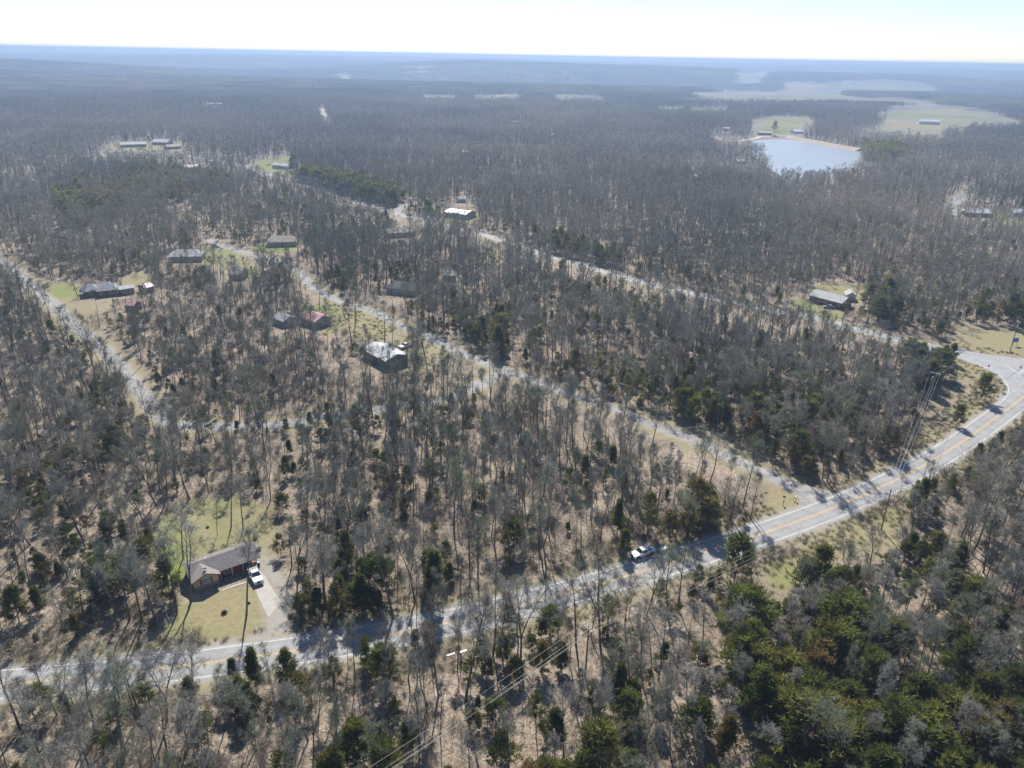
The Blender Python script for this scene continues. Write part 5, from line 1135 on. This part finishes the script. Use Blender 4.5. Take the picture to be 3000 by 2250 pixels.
for i in order:
    kd, x, y, sx, sz, pr, rz_, man = T[i]; kd = int(kd); pr = int(pr); me = (bare0 if kd == 0 else ced0)[pr]
    nm = ('bare_tree', 'evergreen_tree')[kd]
    lab = TL_[i]
    root = empty(nm, (x, y, Z[i]), rz_, lab, ('bare tree', 'evergreen tree')[kd], ('bare trees in the woods', 'evergreens among the bare trees')[kd])
    root.scale = (sx, sx, sz)
    if kd == 0 and man == 0: root.rotation_euler = (random.Random(int(i)).uniform(-.07, .07), random.Random(int(i) + 1).uniform(-.07, .07), rz_)
    link('trunk', me[0], root); link('crown', me[1], root)

# a few trees of their own colour
def special(name, px, top, col_m, label, cat, seed, rad, H=12, leafw=.30):
    h, g = top_height(px, top); rng = np.random.default_rng(seed)
    tb, xs = bare_tree(seed, H, rad, 1, .3); c = xs[:, 0]; n = len(c) * 3; idx = rng.integers(0, len(c), n); D = unit(rng.normal(size=(n, 3)))
    lf = slivers(xs[idx, 2] + rng.normal(size=(n, 3)) * .25, D, rng.uniform(.3, .8, n), leafw, rng)
    s = h / H; root = empty(name, (g[0], g[1], float(terr(g[0], g[1]))), 0, label, cat); root.scale = (s, s, s)
    link('trunk', tb.mesh('trunk', M_BARK), root); link('crown', mesh_np('crown', lf.reshape(-1, 3), np.arange(n * 3).reshape(-1, 3), col_m), root)
special('leafy_tree', (1267, 664), (1264, 583), M_SPRING, 'bright green leafy tree left of the white metal roofed building', 'tree', 301, 3.6, 14, .34)
for k, (a, b_, w_, lab) in enumerate([((2135, 640), (2138, 585), 5, 'wide yellow budding tree in the woods below the lake'), ((130, 745), (135, 690), 5, 'yellowish budding tree near the left edge'), ((2580, 615), (2582, 562), 3.2, 'small orange budding tree in the right hand woods'),
        ((2575, 895), (2620, 840), 2.6, 'pale yellow budding tree right of the brick ranch house'), ((2070, 620), (2062, 582), 3, 'orange tinted tree left of the wide yellow one'), ((2140, 690), (2145, 652), 4, 'rust tinted tree below the wide yellow one'),
        ((2450, 735), (2424, 725), 2.6, 'little yellow tinted tree in the right hand woods'), ((445, 500), (443, 462), 3.4, 'yellow green budding tree below the far left road'), ((2870, 560), (2930, 535), 3, 'bright tree by the far right track')]):
    special('budding_tree', a, b_, M_BUDS, lab, 'tree', 310 + k, w_, 12, .13)

# the rest: one object for each kind
def scatter(name, pts, protos, label, cat):
    """pts: x y z sx sz rz index"""
    pts = np.asarray(pts); me = bpy.data.meshes.new(name); me.vertices.add(len(pts)); me.vertices.foreach_set('co', pts[:, :3].astype(np.float32).ravel())
    for nme, typ, dat in (('pick', 'INT', pts[:, 6].astype(np.int32)), ('size', 'FLOAT_VECTOR', np.stack([pts[:, 3], pts[:, 3], pts[:, 4]], 1).astype(np.float32)), ('turn', 'FLOAT_VECTOR', np.stack([pts[:, 5] * 0, pts[:, 5] * 0, pts[:, 5]], 1).astype(np.float32))):
        at = me.attributes.new(nme, typ, 'POINT'); at.data.foreach_set('value' if typ == 'INT' else 'vector', dat.ravel())
    o = link(name, me); tag(o, label, cat, kind='stuff')
    ng = bpy.data.node_groups.new(name + '_scatter', 'GeometryNodeTree'); ng.interface.new_socket('Geometry', in_out='INPUT', socket_type='NodeSocketGeometry'); ng.interface.new_socket('Geometry', in_out='OUTPUT', socket_type='NodeSocketGeometry')
    gi = ng.nodes.new('NodeGroupInput'); go = ng.nodes.new('NodeGroupOutput'); iop = ng.nodes.new('GeometryNodeInstanceOnPoints'); iop.inputs['Pick Instance'].default_value = True
    jn_ = ng.nodes.new('GeometryNodeJoinGeometry')
    for k in reversed(range(len(protos))):
        po = bpy.data.objects.new(name + '_form', protos[k]); oi = ng.nodes.new('GeometryNodeObjectInfo'); oi.inputs['Object'].default_value = po; oi.inputs['As Instance'].default_value = False
        gt = ng.nodes.new('GeometryNodeGeometryToInstance'); ng.links.new(oi.outputs['Geometry'], gt.inputs[0]); ng.links.new(gt.outputs[0], jn_.inputs[0])
    def attr(n_, typ):
        a = ng.nodes.new('GeometryNodeInputNamedAttribute'); a.data_type = typ; a.inputs['Name'].default_value = n_; return a.outputs['Attribute']
    ng.links.new(gi.outputs[0], iop.inputs['Points']); ng.links.new(jn_.outputs[0], iop.inputs['Instance'])
    ng.links.new(attr('pick', 'INT'), iop.inputs['Instance Index']); ng.links.new(attr('turn', 'FLOAT_VECTOR'), iop.inputs['Rotation']); ng.links.new(attr('size', 'FLOAT_VECTOR'), iop.inputs['Scale'])
    ng.links.new(iop.outputs[0], go.inputs[0]); md = o.modifiers.new('scatter', 'NODES'); md.node_group = ng; return o
rest = np.nonzero(~single)[0]; rr_ = np.hypot(T[:, 1], T[:, 2])
lod = np.where(rr_ < 300, 0, np.where(rr_ < 750, 1, 2))
bare_p = [joined('bare', bare_tree(**p), MB_) for p in BP] + [joined('bare', bare_tree(lod=1, **p), MB_) for p in BP] + [joined('bare', bare_tree(lod=2, **BP[k]), MB_) for k in (0, 2, 4, 7)]
ced_p = [joined('cedar', cedar(**p), MC_) for p in CPR] + [joined('cedar', cedar(lod=1, **p), MC_) for p in CPR] + [joined('cedar', cedar(lod=2, **CPR[k]), MC_) for k in (0, 2)]
def idx_b(i): p = int(T[i, 5]); return p if lod[i] == 0 else 14 + p if lod[i] == 1 else 28 + p % 4
def idx_c(i): p = int(T[i, 5]); return p if lod[i] == 0 else 5 + p if lod[i] == 1 else 10 + p % 2
PB_ = [(T[i, 1], T[i, 2], Z[i], T[i, 3] * (1.15 if lod[i] == 2 else 1), T[i, 4], T[i, 6], idx_b(i)) for i in rest if T[i, 0] == 0]
PC_ = [(T[i, 1], T[i, 2], Z[i], T[i, 3] * (1.3 if lod[i] == 2 else 1), T[i, 4] * (1.2 if lod[i] == 2 else 1), T[i, 6], idx_c(i)) for i in rest if T[i, 0] == 1]
# far woods in 60 m patches
pat = [joined('patch', patch(s), MB_) for s in (1, 2, 3, 4)]
FP = []
for ra, rb, cell, seed, s in ((1980, 5200, 52, 201, 1.0), (5200, 11500, 110, 202, 2.0)):
    x, y, rng = grid(ra, rb, cell, seed, 42)
    fb_ = np.zeros(len(x), bool)
    for P, k in YARDS + FIELDS:
        fb_ |= sdist(x, y, P) < 22 * s
        for q_ in (1.05, 1.10, 1.15): fb_ |= sdist(x * q_, y * q_, P) < 0
    for A_, d_, L_, dp in HOUSE_BOX:
        if np.hypot(*A_) > 1900: fb_ |= np.hypot(x - A_[0], y - A_[1]) < 60
    x, y = x[~fb_], y[~fb_]; z = terr(x, y)
    FP += [(x[i], y[i], z[i] - .5, s, 1.0 + .25 * (s - 1), rng.uniform(0, 6.28), 32 + rng.integers(0, 4)) for i in range(len(x))]
scatter('bare_woods', PB_ + FP, bare_p + pat, 'leafless grey brown woods covering the land to the horizon', 'woods')
# low evergreens under the bare crowns
x, y, rng = grid(76, 560, 4.6, 407); r = np.hypot(x, y)
k = ~blocked(x, y, -.6) & ~near_sight(x, y) & (rng.uniform(0, 1, len(x)) < np.clip((fbm(x / 38, y / 38, 43, 3) - .40) * 3.0, .05, .7) * np.where(r > 300, .45, 1)); k &= (sdist(x, y, CENTRE) > 0) | (rng.uniform(0, 1, len(x)) < .6); x, y, r = x[k], y[k], r[k]
for i in range(len(x)):
    s_ = rng.uniform(.25, .72); p_ = int(rng.choice([0, 1, 2, 3, 4], p=[.1, .15, .15, .35, .25])); PC_.append((x[i], y[i], 0, s_ ** .7, s_, rng.uniform(0, 6.28), p_ if r[i] < 300 else 5 + p_))
scatter('evergreen_woods', PC_, ced_p, 'dark green evergreens mixed through the leafless woods', 'woods')
# undergrowth
x, y, rng = grid(76, 480, 2.5, 401)
k = ~blocked(x, y, -1.2) & ~near_sight(x, y) & (rng.uniform(0, 1, len(x)) < np.clip(fbm(x / 22, y / 22, 71, 3) * 1.8 - .25, .2, .95) * np.where(np.hypot(x, y) > 260, .6, 1)); x, y = x[k], y[k]
br = [joined('brush', brush(s, h, r_, n, m), (M_BRUSH, M_BRUSH)) for s, h, r_, n, m in ((501, 2.4, 1.3, 60, 7), (502, 1.6, 1.0, 50, 6), (503, 3.6, 1.0, 26, 12), (504, 5.5, .9, 12, 26))]
scatter('undergrowth', [(x[i], y[i], 0, rng.uniform(.7, 1.4), rng.uniform(.7, 1.3), rng.uniform(0, 6.28), rng.integers(0, 4)) for i in range(len(x))], br, 'brown saplings and brush under the trees', 'undergrowth')
# tufts on the verges
x, y, rng = grid(90, 330, 1.15, 402)
d0 = ldist(x, y, HWL[::3]) - 3.9; ok = (d0 > .8) & (d0 < 9) & (rng.uniform(0, 1, len(x)) < .55)
for P, kk in YARDS:
    if kk in ('dry', 'rough'): ok |= (sdist(x, y, P) < -.3) & (d0 > .8) & (rng.uniform(0, 1, len(x)) < .22)
for Lr, hw in ROADS[1:5]: ok &= ldist(x, y, Lr[::3]) > hw + .5
for P in CLEAR: ok &= sdist(x, y, P) > .3
ok &= ldist(x, y, JNL) > 6
ok &= (sdist(x, y, GRAVEL) > 0) & (sdist(x, y, LAWN_F) > 0) & ~near_sight(x, y)
x, y = x[ok], y[ok]
M_TUFT = plant_mat('dry_grass_blades', [(0.0, (0.34, 0.28, 0.16)), (0.6, (0.40, 0.35, 0.20)), (1.0, (0.25, 0.27, 0.10))], var=.2)
tf = [joined('tuft', brush(s, .32, .75, 70, 1, .03), (M_TUFT, M_TUFT)) for s in (511, 512)]
scatter('dry_grass', [(x[i], y[i], 0, rng.uniform(.6, 1.3), rng.uniform(.5, 1.3), rng.uniform(0, 6.28), rng.integers(0, 2)) for i in range(len(x))], tf, 'short dry grass on the highway verges', 'grass')

# small round shrubs in the near yard
for px_, r_, lab in [((657, 1797), .62, 'dark round shrub in the middle of the front lawn'), ((729, 1768), .30, 'tiny dark shrub beside the front yard tree'), ((748, 1582), .55, 'dark round shrub behind the right end of the near house'), ((608, 1546), .38, 'small dark shrub in the green back lawn'), ((853, 1808), .7, 'low dark green shrub at the driveway mouth')]:
    g = G(*px_); rng = np.random.default_rng(int(px_[0])); n = 420; c = unit(rng.normal(size=(n, 3))) * rng.uniform(.3, 1, (n, 1)) * r_; c[:, 2] = np.abs(c[:, 2]) * 1.1
    root = empty('shrub', (g[0], g[1], 0), 0, lab, 'shrub'); m_ = plant_mat('dark_shrub', [(0, (.035, .03, .022)), (1, (.05, .045, .03))]) if 'green' not in lab else M_CEDAR
    link('foliage', mesh_np('foliage', slivers(c, unit(c + rng.normal(size=(n, 3)) * .3), .3 * r_, .09, rng).reshape(-1, 3), np.arange(n * 3).reshape(-1, 3), m_), root)
    tb = TB()
    for k in range(5): a = rng.uniform(0, 6.28); tb.limb(np.array([0, 0, 0.]), np.array([math.cos(a) * r_ * .5, math.sin(a) * r_ * .5, r_ * .8]), .04, .015)
    link('stem', tb.mesh('stem', M_BARK), root)
# fallen trunks
for a, b_, lab in [((1318, 1662), (1378, 1682), 'fallen trunk lying in the woods above the highway bend'), ((1030, 1687), (1078, 1684), 'fallen pale trunk in the woods right of the near house'), ((1795, 1868), (1740, 1880), 'broken trunk on the ground near the double crossarm pole')]:
    p = G(*a); q = G(*b_); tb = TB(); d = q - p; tb.limb(np.array([0, 0, .15]), np.array([*(d[:2]), .35]), .17, .07, 7)
    for k in range(4): u = .4 + .14 * k; s0 = np.array([d[0] * u, d[1] * u, .25]); tb.limb(s0, s0 + np.array([RNGM.normal() * .8, RNGM.normal() * .8, .7]), .04, .01)
    o = link('fallen_trunk', tb.mesh('fallen_trunk', M_BARK)); o.location = p; tag(o, lab, 'fallen trunk')

# ------------------------------------------------------------------ the air
hz = MB(); hz.box(-25500, 25500, -3000, 25500, -60, 107)
m = bpy.data.materials.new('haze'); m.use_nodes = True; t = m.node_tree; t.nodes.clear(); pv = t.nodes.new('ShaderNodeVolumePrincipled'); mo = t.nodes.new('ShaderNodeOutputMaterial')
pv.inputs['Color'].default_value = (0.45, 0.60, 0.84, 1); pv.inputs['Density'].default_value = 0.00025; pv.inputs['Anisotropy'].default_value = 0.3; t.links.new(pv.outputs[0], mo.inputs['Volume'])
o = hz.build('haze', m); tag(o, 'thin blue haze in the air', 'haze', kind='stuff')
